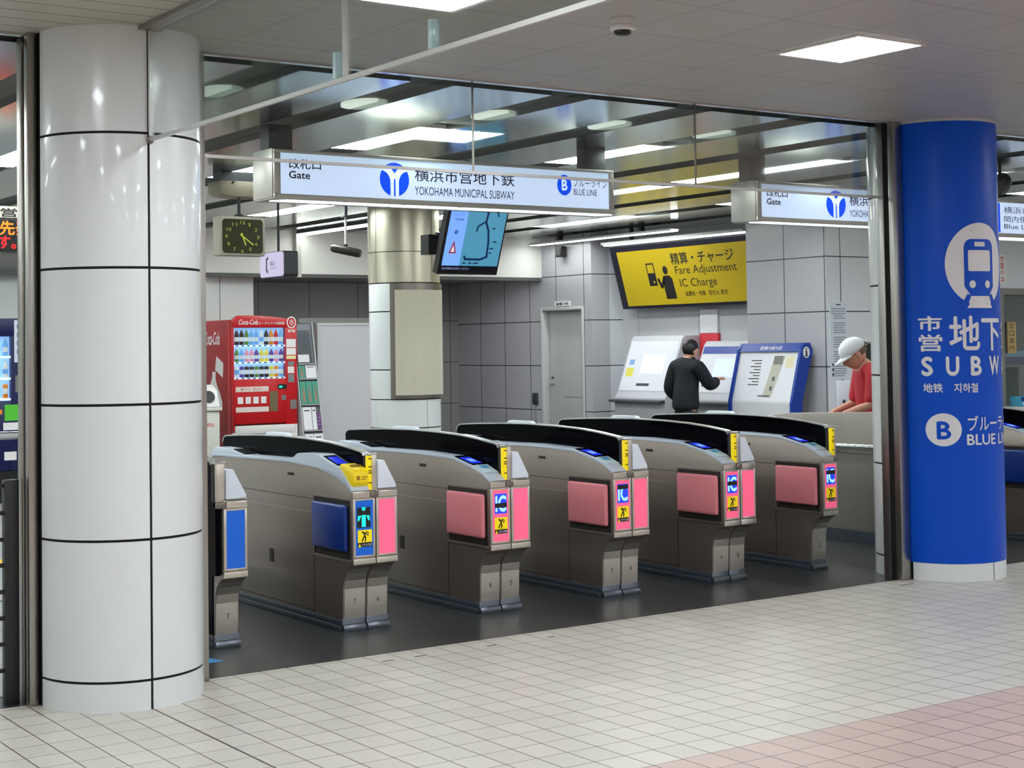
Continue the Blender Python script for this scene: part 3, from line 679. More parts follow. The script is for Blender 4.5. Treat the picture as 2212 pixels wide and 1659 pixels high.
    MB().yz(yz([(1.02, 1.06), (1.06, 1.08), (1.30, 1.078), (1.36, 1.052)]), X+0.112, X+0.152).build('sensor_cover', GHOOD, t, 0.003)
    box('guide_post', GFRONT, t, X+(0.134 if not rh else 0.118), X+(0.164 if not half else 0.147), Y0+0.006, Y0+0.04, 0.79, 0.995, 0.003)
    box('post_back', SEAMM, t, X+0.115, X+0.149, Y0+0.0401, Y0+0.0749, 0.79, 0.99)
    st = None if rh else box('warning_strip', YELS, t, X+0.110, X+0.133, Y0+0.008, Y0+0.0395, 0.79, 0.99, 0.002)
    fs = plane_map((X+0.110, Y0+0.0065, 0.79), (1, 0, 0), (0, 0, 1))
    if st: mark('stripe', [rect(0.001, z, 0.022, z+0.006) for z in (0.045, 0.10, 0.112, 0.135, 0.18)], INK, st, fs)
    box('post_cap', CHROME, t, X+0.110, X+0.166, Y0+0.004, Y0+0.05, 0.9955, 1.004, 0.002)
    box('post_foot', DSTEEL, t, X+0.114, X+(0.166 if not half else 0.147), Y0-0.009, Y0+0.04, 0.758, 0.7895, 0.003)
    # pale hood on the exit half: narrows to the top
    if not half: MB().xz([(X+0.168, 0.804), (X+GW-0.002, 0.804), (X+GW-0.002, 0.822), (X+0.212, 0.962), (X+0.170, 0.962)], Y0+0.002, Y0+1.0).build('hood', GHOOD, t, 0.004)
    if not half: MB().yz(yz([(1.0, 0.80), (1.0, 0.94), (1.9, 0.94), (1.93, 0.80)]), X+0.168, X+GW-0.004).build('hood', GHOOD, t, 0.004)
    fn = plane_map((X, Y0+0.1133, 0), (1, 0, 0), (0, 0, 1))
    if nums[0]: text('lettering', nums[0], ENGR, t, fn, 0.066, 0.15, 0.016, 0.03, 0.005)
    if nums[1]: text('lettering', nums[1], ENGR, t, fn, 0.216, 0.15, 0.018, 0.03, 0.005)
    return t
GX = [3.298+0.93*k for k in range(6)]
gate(GX[0], 'narrow ticket gate with a plain blue front beside the white column post', None, 'blue', None, None, ('', '7'), half='right')
gate(GX[1]-0.001, 'ticket gate with blue pad, green arrow and yellow ticket reader', 'blue', 'pink', 'blue', 'arrow', ('7', '6'), True)
gate(GX[2]-0.004, 'pink padded ticket gate, next after the blue padded one', 'pink', 'pink', 'pink', 'ic', ('6', '5'), scan=0.035)
gate(GX[3]-0.003, 'pink padded ticket gate under the hanging map screen, second after the blue one', 'pink', 'pink', 'pink', 'ic', ('5', '4'), scan=0.085)
gate(GX[4]-0.003, 'pink padded ticket gate before the person in black', 'pink', 'pink', 'pink', 'ic', ('4', '3'), scan=0.05)
# the last gate of the row is a single half
gate(GX[5]-0.006, 'last pink padded ticket gate, half as wide, beside the steel barrier', 'pink', 'pink', 'pink', 'ic', ('3', ''), scan=0.07, half=True)
gate(10.32, 'blue padded ticket gate seen beyond the blue column', 'blue', 'pink', 'blue', 'ic', ('1', ''))

# ---------------------------------------------------------------- steel barrier and hand rail beside the wide passage
t = thing('barrier', 'flat stainless steel barrier panel left of the blue column', 'barrier', (9.31, 8.6, 0))
MB().yz([(7.6, 0.09), (7.6, 1.04), (8.41, 1.04), (9.40, 1.005), (9.55, 0.99), (9.63, 0.955), (9.65, 0.90), (9.65, 0.09)], 9.292, 9.33).build('panel', P('barrier steel', (164, 157, 150), 0.5, 0.7, noise=0.06, nscale=2, stretch=(1, 6, 0.3)), t, 0.006)
box('base_plate', GBASE, t, 9.27, 9.35, 7.55, 9.7, 0, 0.09)
box('seam', SEAMM, t, 9.2905, 9.293, 7.62, 9.64, 0.70, 0.704)
MB().tube([(9.22, 7.7, 0.765), (9.22, 9.05, 0.765)], 0.022, 16).build('handrail', CHROME, t, smooth=True)
for y in (7.9, 8.85): MB().tube([(9.22, y, 0.76), (9.22, y, 0.72), (9.292, y, 0.72)], 0.009, 8).build('bracket', CHROME, t, smooth=True)

# ---------------------------------------------------------------- hanging gate signs
ALU = P('sign aluminium', (186, 184, 176), 0.38, 0.5)
def subway_mark(parent, fm, fmb, cx, cz, r):
    w = mark('emblem', [disc(cx, cz, r, r, 56)], SBLUE, parent, fm)
    pw = r*0.115*2
    arcs = []
    for s in (-1, 1):
        # stem and the arm that bends outwards, as a pale line
        pts = [(cx+s*r*0.17, cz-r*0.99), (cx+s*r*0.17, cz-r*0.05), (cx+s*r*0.26, cz+r*0.22), (cx+s*r*0.46, cz+r*0.48), (cx+s*r*0.78, cz+r*0.62)]
        arcs += stroke(pts, pw)
        pts = [(cx+s*r*0.02, cz+r*0.10), (cx+s*r*0.12, cz+r*0.36), (cx+s*r*0.30, cz+r*0.58), (cx+s*r*0.52, cz+r*0.70)]
        arcs += stroke(pts, pw*0.8)
    mark('emblem_line', arcs, SWHITE_E, w, fmb)
    return w
def gate_sign(x0, x1, label, full=True):
    t = thing('gate_sign', label, 'sign', ((x0+x1)/2, 9.23, 2.555), 'lit signs over the gates')
    z0, z1 = 2.572, 2.895; yf, yb = 9.08, 9.37
    MB().box(x0, x1, yf, yb, z0, z0+0.034).box(x0, x1, yf, yb, z1-0.022, z1).box(x0, x0+0.046, yf, yb, z0+0.034, z1-0.022).box(x1-0.046, x1, yf, yb, z0+0.034, z1-0.022).box(x0+0.046, x1-0.046, yf+0.05, yb, z0+0.034, z1-0.022).build('housing', ALU, t, 0.003)
    box('end_cap', ALU, t, x0-0.006, x0-0.0005, yf+0.02, yb+0.015, z0+0.01, z1+0.006, 0.002)
    face = box('face', SIGN_E, t, x0+0.047, x1-0.047, yf+0.006, yf+0.049, z0+0.035, z1-0.023)
    n = max(3, int(round((x1-x0)/0.45))); L = (x1-x0-0.06)/n
    for i in range(n):
        MB().xy([(x0+0.03+L*i+0.07, yf+0.03), (x0+0.03+L*(i+1)+0.03, yf+0.03), (x0+0.03+L*(i+1)-0.04, yf+0.14), (x0+0.03+L*i, yf+0.14)], z0-0.008, z0-0.0005).build('under_lamp', SIGNLAMP_E, t)
    for xa in (x0+0.006, x1-0.18):
        box('hanger', DGREY, t, xa, xa+0.172, 9.17, 9.30, z1+0.0005, ZI-0.001, 0.002)
    fm = plane_map((x0, yf+0.005, 0), (1, 0, 0), (0, 0, 1)); fmb = plane_map((x0, yf+0.0035, 0), (1, 0, 0), (0, 0, 1))
    u = (lambda a: a-4.442)      # offsets measured on the first sign
    text('lettering', '改札口', SINK, face, fm, 0.107, 2.772, 0.235, 0.066, 0.015)
    text('lettering', 'Gate', SINK, face, fm, 0.107, 2.708, 0.155, 0.05, 0.02)
    subway_mark(face, fm, fmb, 0.90, 2.738, 0.115)
    text('lettering', '横浜市営地下鉄', SINK, face, fm, 1.06, 2.735, 0.83, 0.095, 0.006)
    text('lettering', 'YOKOHAMA MUNICIPAL SUBWAY', SINK, face, fm, 1.06, 2.642, 0.83, 0.058, 0.0)
    mark('line_badge', [disc(2.335, 2.768, 0.065, 0.076, 40)], SBLUE, face, fm)
    text('lettering', 'B', SWHITE_E, face, fmb, 2.31, 2.728, 0.052, 0.08, 0.03)
    text('lettering', 'ブルーライン', SINK, face, fm, 2.42, 2.762, 0.31, 0.062, 0.0)
    text('lettering', 'BLUE LINE', SINK, face, fm, 2.42, 2.70, 0.215, 0.045, 0.0)
    return t
gate_sign(4.442, 7.236, 'long lit gate sign over the blue padded gate, all its lettering in view')
gate_sign(8.70, 11.42, 'lit gate sign cut off by the posts of the blue column')
t = thing('platform_sign', 'lit sign with a blue bar beyond the blue column', 'sign', (12.3, 9.2, 2.53), 'lit signs over the gates')
box('housing', ALU, t, 11.50, 13.2, 9.11, 9.36, 2.53, 2.87, 0.003)
fc = box('face', SIGN_E, t, 11.53, 13.17, 9.10, 9.1099, 2.565, 2.845)
fm = plane_map((11.5, 9.0985, 0), (1, 0, 0), (0, 0, 1))
mark('bar', [rect(0.203, 2.57, 0.245, 2.84)], SBLUE, fc, fm)
text('lettering', '横浜市営地下鉄', SINK, fc, fm, 0.30, 2.745, 0.9, 0.065)
text('lettering', '関内伊勢佐木方面', SINK, fc, fm, 0.30, 2.665, 0.9, 0.06)
text('lettering', 'Blue Line Platform', SINK, fc, fm, 0.30, 2.605, 0.9, 0.045)
box('under_lamp', SIGNLAMP_E, t, 11.53, 13.17, 9.14, 9.28, 2.515, 2.5295)
for xa in (11.55, 12.95): box('hanger', DGREY, t, xa, xa+0.17, 9.17, 9.30, 2.8705, ZI-0.001)

# ---------------------------------------------------------------- yellow fare sign, tilted over the machines
t = thing('fare_sign', 'big yellow fare adjustment sign tilted forward over the machines', 'sign', (12.8, 14.6, 2.06))
ya, yb = 16.06, 13.37
top = Vector((12.70, 0, 2.862)); bot = Vector((12.92, 0, 2.06)); dz = (top-bot); nrm = Vector((-dz.z, 0, dz.x)).normalized()
def fpt(y, k, d=0.0): return Vector((0, y, 0))+bot+dz*k+nrm*d
NAVY = P('navy frame', (28, 26, 42), 0.35)
MB().ext([fpt(ya, 0), fpt(yb, 0), fpt(yb, 1), fpt(ya, 1)], Vector((0.10, 0, 0))).build('case', NAVY, t)
YFACE = P('yellow lit face', (186, 161, 22), 0.4, emit=0.08)
face = MB().ext([fpt(ya-0.13, 0.045, 0.0005), fpt(yb, 0.045, 0.0005), fpt(yb, 0.92, 0.0005), fpt(ya-0.13, 0.92, 0.0005)], nrm*0.004).build('face', YFACE, t)
box('top_lamp', P('sign top lamp', (245, 250, 255), 0.4, emit=2.0), t, 12.60, 12.70, yb, ya, 2.885, 2.90)
MB().box(12.56, 12.72, yb, ya, 2.9005, 2.93).build('lamp_cover', P('lamp cover', (190, 190, 190), 0.4), t)
box('hanger', DGREY, t, 12.70, 12.74, 15.6, 15.64, 2.9305, ZI)
H = dz.length
fmy = lambda d: (lambda x, y: fpt(ya-x, y/H, d))
f1, f2 = fmy(0.0056), fmy(0.0066)
text('lettering', '精算・チャージ', INK, face, f1, 1.17, 0.545, 1.15, 0.155, 0.012)
text('lettering', 'Fare Adjustment', INK, face, f1, 1.21, 0.39, 1.12, 0.135, 0.0)
text('lettering', 'IC Charge', INK, face, f1, 1.25, 0.225, 0.68, 0.135, 0.0)
text('lettering', '结算处・充值', INK, face, f1, 1.31, 0.135, 0.37, 0.062, 0.012)
text('lettering', '정산소 충전', INK, face, f1, 1.74, 0.135, 0.34, 0.062, 0.012)
px, pz, k = 0.73, 0.33, 0.86
S_ = lambda pts: [(px+a*k, pz+b) for a, b in pts]
mark('pictogram', [S_(rect(-0.08, -0.04, 0.10, 0.26))], INK, face, f1)
mark('pictogram', [S_(rect(-0.06, 0.13, 0.08, 0.24)), S_(disc(0.04, 0.01, 0.02, 0.016, 14))], YFACE, face, f2)
mark('pictogram', [S_(disc(0.335, 0.155, 0.055, 0.055, 24))], INK, face, f1)
mark('pictogram', [S_([(0.24, -0.22), (0.235, 0.04), (0.27, 0.085), (0.40, 0.085), (0.455, 0.04), (0.47, -0.22)])]+stroke(S_([(0.28, 0.05), (0.19, -0.06), (0.14, 0.04)]), 0.045), INK, face, f1)

# ---------------------------------------------------------------- red drink machine
RED = P('machine red', (188, 14, 24), 0.3)
DRED = P('machine side red', (150, 18, 22), 0.4)
MWHITE = P('machine white', (226, 222, 222), 0.4)
CASE_E = P('lit display case', (150, 195, 255), 0.5, emit=0.75)
SHELF_E = P('lit shelf edge', (225, 238, 255), 0.4, emit=0.9)
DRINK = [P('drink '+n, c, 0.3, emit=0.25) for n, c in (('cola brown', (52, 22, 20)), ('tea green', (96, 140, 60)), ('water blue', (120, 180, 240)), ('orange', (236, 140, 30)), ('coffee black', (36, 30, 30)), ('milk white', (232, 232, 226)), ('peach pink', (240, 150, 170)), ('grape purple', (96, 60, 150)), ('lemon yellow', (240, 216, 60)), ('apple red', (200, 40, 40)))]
DNAME = ['dark brown', 'green', 'pale blue', 'orange', 'black', 'white', 'pink', 'purple', 'yellow', 'red']
CAPM = P('bottle cap', (230, 230, 235), 0.4)
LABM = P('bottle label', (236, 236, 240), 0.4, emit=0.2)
def bottle(x, y, z, h, kind, label, group, can=False):
    t = thing('drink_can' if can else 'drink_bottle', label, 'drink', (x, y, z), group)
    r = 0.0215
    def wide(b):
        for v in b.bm.verts: v.co.x = x+(v.co.x-x)*1.32
        return b
    if can:
        wide(MB().lathe((x, y, z), [(r*0.85, 0), (r, 0.006), (r, h-0.01), (r*0.8, h)], 12)).build('body', DRINK[kind], t, smooth=True)
        wide(MB().lathe((x, y, z), [(r*1.01, h*0.3), (r*1.01, h*0.7)], 12)).build('label', LABM if kind != 5 else DRINK[2], t, smooth=True)
    else:
        wide(MB().lathe((x, y, z), [(r*0.9, 0), (r, 0.01), (r, h*0.62), (r*0.8, h*0.75), (r*0.4, h*0.88), (r*0.4, h*0.93)], 12)).build('body', DRINK[kind], t, smooth=True)
        wide(MB().lathe((x, y, z), [(r*1.02, h*0.22), (r*1.02, h*0.5)], 12)).build('label', LABM if kind != 5 else DRINK[2], t, smooth=True)
        wide(MB().lathe((x, y, z), [(r*0.46, h*0.93), (r*0.46, h)], 10)).build('cap', CAPM, t, smooth=True)
def case_of_drinks(x0, x1, y, rows, n, whose, rnd):
    NM = ['top', 'middle', 'bottom']
    for r, (z, h, can) in enumerate(rows):
        for i in range(n):
            k = rnd[r][i % len(rnd[r])]
            bottle(x0+(x1-x0)*(i+0.5)/n, y, z, h, k, '%s %s, %s from the left on the %s shelf of the %s' % (DNAME[k], 'can' if can else 'bottle', ORD[i], NM[r], whose), 'drinks in the '+whose, can)
t = thing('vending_machine', 'red drink vending machine with lit display at the back left', 'vending machine', (8.14, 17.2, 0))
vx0, vx1, vy, vyb, vt = 7.715, 8.555, 16.92, 17.72, 2.0
MB().yz([(vy+0.06, 0.05), (vyb, 0.05), (vyb, 1.955), (vy+0.06, 1.955)], vx0, vx1).build('cabinet', DRED, t, 0.006)
fr = MB()
# door: a red frame round the display window, bowed top
topc = [(vx0, 1.95)]+[(vx0+(vx1-vx0)*i/12, 1.95+0.055*math.sin(PI*(0.35+0.65*i/12))) for i in range(13)][1:-1]+[(vx1, 1.95)]
fr.ext([(x, vy, z) for x, z in [(vx0, 1.86), (vx1, 1.86)]+topc[::-1]], (0, 0.058, 0))
fr.box(vx0, vx0+0.02, vy, vy+0.058, 0.62, 1.86).box(vx1-0.155, vx1, vy, vy+0.058, 0.62, 1.86).box(vx0+0.02, vx1-0.155, vy, vy+0.058, 0.72, 1.25)
fr.build('door', RED, t, 0.004)
box('side_band', RED, t, vx0-0.004, vx0-0.0005, vy+0.06, vy+0.14, 0.06, 1.95)
MB().box(vx0, vx0+0.025, vy-0.004, vy+0.058, 0.06, 0.62).box(vx1-0.03, vx1, vy-0.004, vy+0.058, 0.06, 0.70).box(vx0+0.025, vx1-0.03, vy-0.004, vy+0.058, 0.06, 0.30).box(vx0+0.025, vx1-0.03, vy-0.004, vy+0.058, 0.60, 0.70).box(vx1-0.26, vx1-0.03, vy-0.004, vy+0.058, 0.30, 0.60).build('lower_door', MWHITE, t, 0.006)
box('delivery_flap', P('flap dark', (50, 54, 58), 0.2), t, vx0+0.027, vx1-0.262, vy+0.01, vy+0.03, 0.302, 0.598)
MB().tube([(vx1-0.13, vy-0.010, 0.52), (vx1-0.13, vy-0.004, 0.52)], 0.055, 20).build('coin_return', BLACK, t)
bx0, bx1 = vx0+0.022, vx1-0.157
box('display_back', CASE_E, t, bx0, bx1, vy+0.05, vy+0.058, 1.252, 1.858)
box('display_glass', GLASS, t, bx0, bx1, vy-0.002, vy+0.002, 1.252, 1.858)
shelves = (1.655, 1.455, 1.27)
for z in shelves: 
    sh = box('shelf', SHELF_E, t, bx0, bx1, vy+0.004, vy+0.049, z-0.022, z-0.002)
    fmv = plane_map((bx0, vy+0.0035, z-0.02), (1, 0, 0), (0, 0, 1))
    mark('price_tag', [rect((bx1-bx0)*(i+0.25)/9, 0.002, (bx1-bx0)*(i+0.75)/9, 0.016) for i in range(9)], P('price tag blue', (40, 60, 150), 0.5), sh, fmv)
case_of_drinks(bx0+0.01, bx1-0.01, vy+0.027, ((1.655, 0.185, False), (1.455, 0.155, False), (1.27, 0.13, True)), 10, 'red vending machine', ([0, 0, 1, 2, 2, 5, 4, 3, 9, 2], [1, 2, 6, 6, 7, 8, 8, 7, 6, 7], [5, 7, 4, 0, 1, 4, 4, 8, 3, 2]))
fv = plane_map((vx0, vy-0.0015, 0), (1, 0, 0), (0, 0, 1)); fv2 = plane_map((vx0, vy-0.003, 0), (1, 0, 0), (0, 0, 1))
text('lettering', 'Coca-Cola', MWHITE, t, fv, 0.08, 1.895, 0.25, 0.062, 0.02, 0.35)
text('lettering', 'ピークシフト自販機', MWHITE, t, fv, 0.345, 1.893, 0.33, 0.035, 0.01)
b_ = mark('badge', [disc(vx1-vx0-0.07, 1.92, 0.062, 0.072, 32)], MWHITE, t, fv)
mark('badge_ring', [disc(vx1-vx0-0.07, 1.92, 0.048, 0.056, 32)], RED, b_, fv2)
mark('badge_mark', stroke([(vx1-vx0-0.088, 1.94), (vx1-vx0-0.092, 1.91), (vx1-vx0-0.07, 1.89), (vx1-vx0-0.048, 1.91), (vx1-vx0-0.052, 1.94)], 0.011)+stroke([(vx1-vx0-0.07, 1.955), (vx1-vx0-0.07, 1.92)], 0.011), MWHITE, b_, plane_map((vx0, vy-0.0045, 0), (1, 0, 0), (0, 0, 1)))
text('lettering', '節電', MWHITE, t, fv, vx1-vx0-0.12, 1.80, 0.10, 0.035, 0.01)
mark('notice', [rect(0.70, 1.62, 0.825, 1.72), rect(0.70, 1.53, 0.825, 1.61)], MWHITE, t, fv)
mark('notice', [rect(0.70, 1.48, 0.825, 1.52)], P('pale yellow', (230, 216, 160), 0.5), t, fv)
mark('bill_slot', [rect(0.72, 1.40, 0.80, 1.45), rect(0.72, 1.20, 0.80, 1.30)], P('slot grey', (120, 124, 126), 0.4), t, fv)
mark('coin_panel', [rect(0.715, 1.31, 0.80, 1.39)], MWHITE, t, fv)
nb = mark('notice', [rect(0.035, 1.10, 0.46, 1.16), rect(0.035, 0.86, 0.46, 0.92)], P('notice pale', (222, 206, 200), 0.5), t, fv)
mark('notice', [rect(0.06+0.10*i, 0.96, 0.13+0.10*i, 1.04) for i in range(4)], MWHITE, t, fv)
text('lettering', '電子マネー使えます', RED, nb, fv2, 0.10, 1.115, 0.28, 0.03)
mark('display', [rect(0.58, 1.12, 0.70, 1.18)], BLACK, t, fv); mark('display_light', [rect(0.60, 1.14, 0.64, 1.16)], LEDG, t, fv2)
mark('coin_slot', [rect(0.63, 0.99, 0.69, 1.05)], P('slot steel', (150, 150, 148), 0.3, 0.8), t, fv)
mark('coin_tray', [rect(0.745, 0.88, 0.83, 0.99)], P('slot steel', (150, 150, 148), 0.3, 0.8), t, fv)
mark('poster', [rect(0.475, 0.86, 0.58, 1.10)], P('poster dark', (110, 96, 70), 0.5), t, fv)
# side decoration facing the entrance: script, note and a bottle outline
fs = plane_map((vx0-0.0015, vyb, 0), (0, -1, 0), (0, 0, 1)); fs2 = plane_map((vx0-0.003, vyb, 0), (0, -1, 0), (0, 0, 1))
text('lettering', 'Coca-Cola', MWHITE, t, fs, -0.0, 1.66, 0.44, 0.16, 0.02, 0.35)
mark('note', [[(0.30, 1.36), (0.52, 1.27), (0.54, 1.44), (0.34, 1.53)]], MWHITE, t, fs)
mark('bottle_print', [[(0.06, 0.90), (0.50, 0.88), (0.50, 0.98), (0.43, 1.09), (0.35, 1.18), (0.31, 1.26), (0.32, 1.34), (0.22, 1.34), (0.21, 1.26), (0.12, 1.15), (0.08, 1.05)]], MWHITE, t, fs)
# lidded bin beside it
t = thing('waste_bin', 'pale recycling bin with round hole beside the red vending machine', 'bin', (7.30, 16.75, 0))
BINM = P('bin pale', (204, 202, 194), 0.5); 
MB().xy([(7.12, 16.58), (7.40, 16.58), (7.40, 16.92), (7.12, 16.92)], 0.0, 0.90).build('body', BINM, t, 0.02)
MB().box(7.10, 7.42, 16.56, 16.94, 0.902, 0.945).build('rim', BINM, t, 0.012)
MB().yz([(16.58, 0.946), (16.92, 0.946), (16.92, 1.20), (16.78, 1.20), (16.66, 1.14)], 7.11, 7.405).build('lid', MWHITE, t, 0.02)
fb = plane_map((7.11, 16.625, 0.985), (1, 0, 0), (0, 0.08, 0.194))
MB().tube([(7.28, 16.608, 1.07), (7.28, 16.66, 1.05)], 0.07, 20).build('hole', BLACK, t)
text('lettering', 'CAN', RED, t, plane_map((7.11, 16.579, 0), (1, 0, 0), (0, 0, 1)), 0.08, 0.72, 0.13, 0.05)

# ---------------------------------------------------------------- leaflet rack and white partition
t = thing('leaflet_rack', 'grey sloping leaflet rack between the red machine and the white partition', 'rack', (8.71, 17.0, 0))
RK = P('rack grey', (176, 176, 180), 0.45)
rs = lambda z: 17.05-0.20*(1.9-z)      # the front slopes forward towards the floor
MB().yz([(rs(0), 0), (17.3, 0), (17.3, 1.92), (rs(1.92)+0.04, 1.92), (rs(1.9)+0.03, 1.88), (rs(0)+0.03, 0.0)], 8.575, 8.59).yz([(rs(0)+0.03, 0), (17.3, 0), (17.3, 1.92), (rs(1.92)+0.03, 1.92)], 8.838, 8.853).build('side', RK, t)
MB().ext([(8.59, rs(0)+0.06, 0), (8.838, rs(0)+0.06, 0), (8.838, rs(1.9)+0.06, 1.9), (8.59, rs(1.9)+0.06, 1.9)], (0, 0.02, 0)).build('backboard', P('rack board', (120, 122, 130), 0.5), t)
for z in (0.30, 0.62, 0.93, 1.24, 1.42): MB().box(8.591, 8.837, rs(z)+0.0, rs(z)+0.059, z-0.012, z).build('shelf', RK, t)
PAPERS = {'teal': P('paper teal', (60, 140, 118), 0.5), 'white': P('paper white', (216, 214, 220), 0.5), 'purple': P('paper purple', (96, 60, 110), 0.5), 'photo': P('paper dark photo', (60, 66, 76), 0.4, noise=0.8, nscale=9)}
def leaflet(x, z, w, h, kind, label, group='leaflets in the rack'):
    y = rs(z)+0.022
    t = thing('leaflet', label, 'leaflet', (x+w/2, y, z), group)
    sl = lambda zz, d: rs(zz)+0.022+d
    MB().ext([(x, sl(z, 0), z), (x+w, sl(z, 0), z), (x+w, sl(z+h, 0), z+h), (x, sl(z+h, 0), z+h)], (0, 0.012, 0)).build('booklet', PAPERS[kind], t)
    fm = lambda a, b: Vector((x+a, sl(z+b, -0.0015), z+b))
    if kind == 'white': mark('title_line', [rect(w*0.15, h*0.82, w*0.8, h*0.87)], INK, t, fm)
    elif kind == 'teal': mark('picture', [[(w*0.3, h*0.1), (w*0.75, h*0.1), (w*0.65, h*0.6), (w*0.4, h*0.65)], disc(w*0.5, h*0.72, w*0.12, h*0.06, 12)], P('leaflet picture', (150, 110, 96), 0.5), t, fm)
    elif kind == 'purple': mark('title_line', [rect(w*0.2, h*k, w*0.8, h*k+0.012) for k in (0.25, 0.45, 0.65)], P('leaflet lilac', (150, 120, 165), 0.5), t, fm)
    else: mark('title_line', [rect(w*0.05, h*0.03, w*0.8, h*0.26)], PAPERS['white'], t, fm)
leaflet(8.595, 1.425, 0.20, 0.40, 'photo', 'dark photo poster at the top of the leaflet rack')
leaflet(8.595, 1.245, 0.085, 0.155, 'teal', 'teal leaflet alone on the upper shelf of the rack')
leaflet(8.69, 1.245, 0.14, 0.155, 'white', 'white leaflet on the upper shelf beside the teal one')
for i in range(3): leaflet(8.593+0.082*i, 0.935, 0.077, 0.27, 'teal', '%s from the left in the row of teal leaflets' % ('first', 'second', 'third')[i])
leaflet(8.595, 0.625, 0.115, 0.27, 'white', 'white leaflet on the left below the teal row')
leaflet(8.718, 0.625, 0.055, 0.27, 'white', 'white leaflet beside the purple one below the teal row')
leaflet(8.778, 0.625, 0.055, 0.21, 'purple', 'purple leaflet in the rack, below the teal row')
leaflet(8.595, 0.305, 0.115, 0.27, 'white', 'white leaflet on the left of the lowest rack shelf in view')
leaflet(8.718, 0.305, 0.115, 0.27, 'white', 'white leaflet on the right of the lowest rack shelf in view')
t = thing('partition', 'tall white partition board between the leaflet rack and the round column', 'partition', (9.75, 17.42, 0))
box('board', P('partition white', (202, 200, 208), 0.5), t, 9.13, 10.6, 17.40, 17.43, 0.01, 1.885)
MB().box(9.08, 9.129, 17.39, 17.44, 0, 1.92).box(10.601, 10.65, 17.39, 17.44, 0, 1.92).box(9.129, 10.601, 17.39, 17.44, 1.886, 1.92).build('frame', P('partition frame', (196, 196, 198), 0.45), t)
box('header', P('header grey', (126, 128, 126), 0.5), t, 8.84, 10.65, 17.425, 17.4455, 1.9205, 1.985)

# ---------------------------------------------------------------- hanging screen with the line map
t = thing('monitor', 'black hanging monitor showing a blue line map, tilted forward', 'screen', (7.35, 11.1, 2.2))
tc = Vector((7.31, 11.10, 2.512)); ex = Vector((1, 0, 0)); ang = math.radians(21)
ez = Vector((0, -math.sin(ang), math.cos(ang))); en = Vector((0, -math.cos(ang), -math.sin(ang)))
def tp(x, z, d=0): return tc+ex*x+ez*z+en*d
def tilt_box(name, mat, x0, x1, z0, z1, d0, d1, parent=None):
    b = MB(); p = [b.v(tp(x, z, d)) for d in (d0, d1) for z in (z0, z1) for x in (x0, x1)]
    for q in ((0, 2, 3, 1), (4, 5, 7, 6), (0, 1, 5, 4), (2, 6, 7, 3), (0, 4, 6, 2), (1, 3, 7, 5)): b._f([p[i] for i in q])
    return b.build(name, mat, parent or t)
tilt_box('case', BLACK, -0.315, 0.30, -0.315, 0.36, -0.07, 0.0)
sc_ = tilt_box('screen', P('screen teal', (74, 138, 168), 0.25, emit=0.6), -0.285, 0.285, -0.235, 0.345, 0.0005, 0.003)
TS = lambda d: (lambda x, y: tp(x, y, d))
mark('side_column', [rect(-0.285, -0.235, -0.11, 0.345)], P('screen pale blue', (112, 156, 240), 0.25, emit=0.75), sc_, TS(0.004))
NV = P('map navy', (4, 40, 84), 0.4, emit=0.4)
mark('route_line', stroke([(-0.075, -0.15), (-0.06, -0.175), (0.09, -0.175), (0.155, -0.15), (0.145, -0.02), (0.125, 0.08), (0.085, 0.16), (0.09, 0.24), (0.05, 0.30)], 0.02)+stroke([(0.09, 0.17), (0.01, 0.12), (0.005, 0.08)], 0.016)+stroke([(0.09, 0.245), (0.125, 0.265), (0.18, 0.26), (0.205, 0.215)], 0.014), NV, sc_, TS(0.005))
mark('map_place_names', [rect(x, y, x+w, y+0.012) for x, y, w in ((0.02, 0.315, 0.06), (0.16, 0.10, 0.03), (0.17, -0.08, 0.04), (0.17, -0.12, 0.025), (-0.08, -0.215, 0.03), (-0.02, -0.215, 0.03), (0.03, -0.215, 0.05), (0.19, -0.02, 0.04))], NV, sc_, TS(0.005))
text('lettering', '運行情報', NV, sc_, TS(0.005), -0.235, 0.255, 0.09, 0.022); text('lettering', 'ブルーライン', P('screen text blue', (60, 100, 220), 0.4, emit=0.5), sc_, TS(0.005), -0.25, 0.205, 0.11, 0.03); text('lettering', '平常運転', NV, sc_, TS(0.005), -0.235, 0.165, 0.09, 0.022)
text('lettering', '駅', NV, sc_, TS(0.005), -0.215, 0.045, 0.035, 0.036, 0.02)
mark('triangle', [[(-0.24, -0.125), (-0.165, -0.125), (-0.203, -0.01)]], P('screen red', (150, 40, 60), 0.4, emit=0.4), sc_, TS(0.005)); mark('triangle_core', [[(-0.222, -0.112), (-0.184, -0.112), (-0.203, -0.05)]], P('screen pale', (220, 200, 220), 0.4, emit=0.7), sc_, TS(0.006))
cp = tilt_box('caption_bar', P('caption bar', (8, 10, 26), 0.3), -0.285, 0.285, -0.285, -0.236, 0.0005, 0.0035)
text('lettering', '次の列車をお待ちください', P('caption text', (160, 170, 220), 0.4, emit=0.5), cp, TS(0.0045), -0.28, -0.272, 0.28, 0.022)
MB().tube([(7.31, 11.2, 2.60), (7.31, 11.2, ZI-0.001)], 0.024, 12).tube([(7.0, 11.22, 2.56), (7.62, 11.22, 2.56)], 0.018, 8).build('hanger_pole', DGREY, t, smooth=True)
box('speaker_box', BLACK, t, 6.955, 7.06, 11.27, 11.40, 2.39, 2.56)

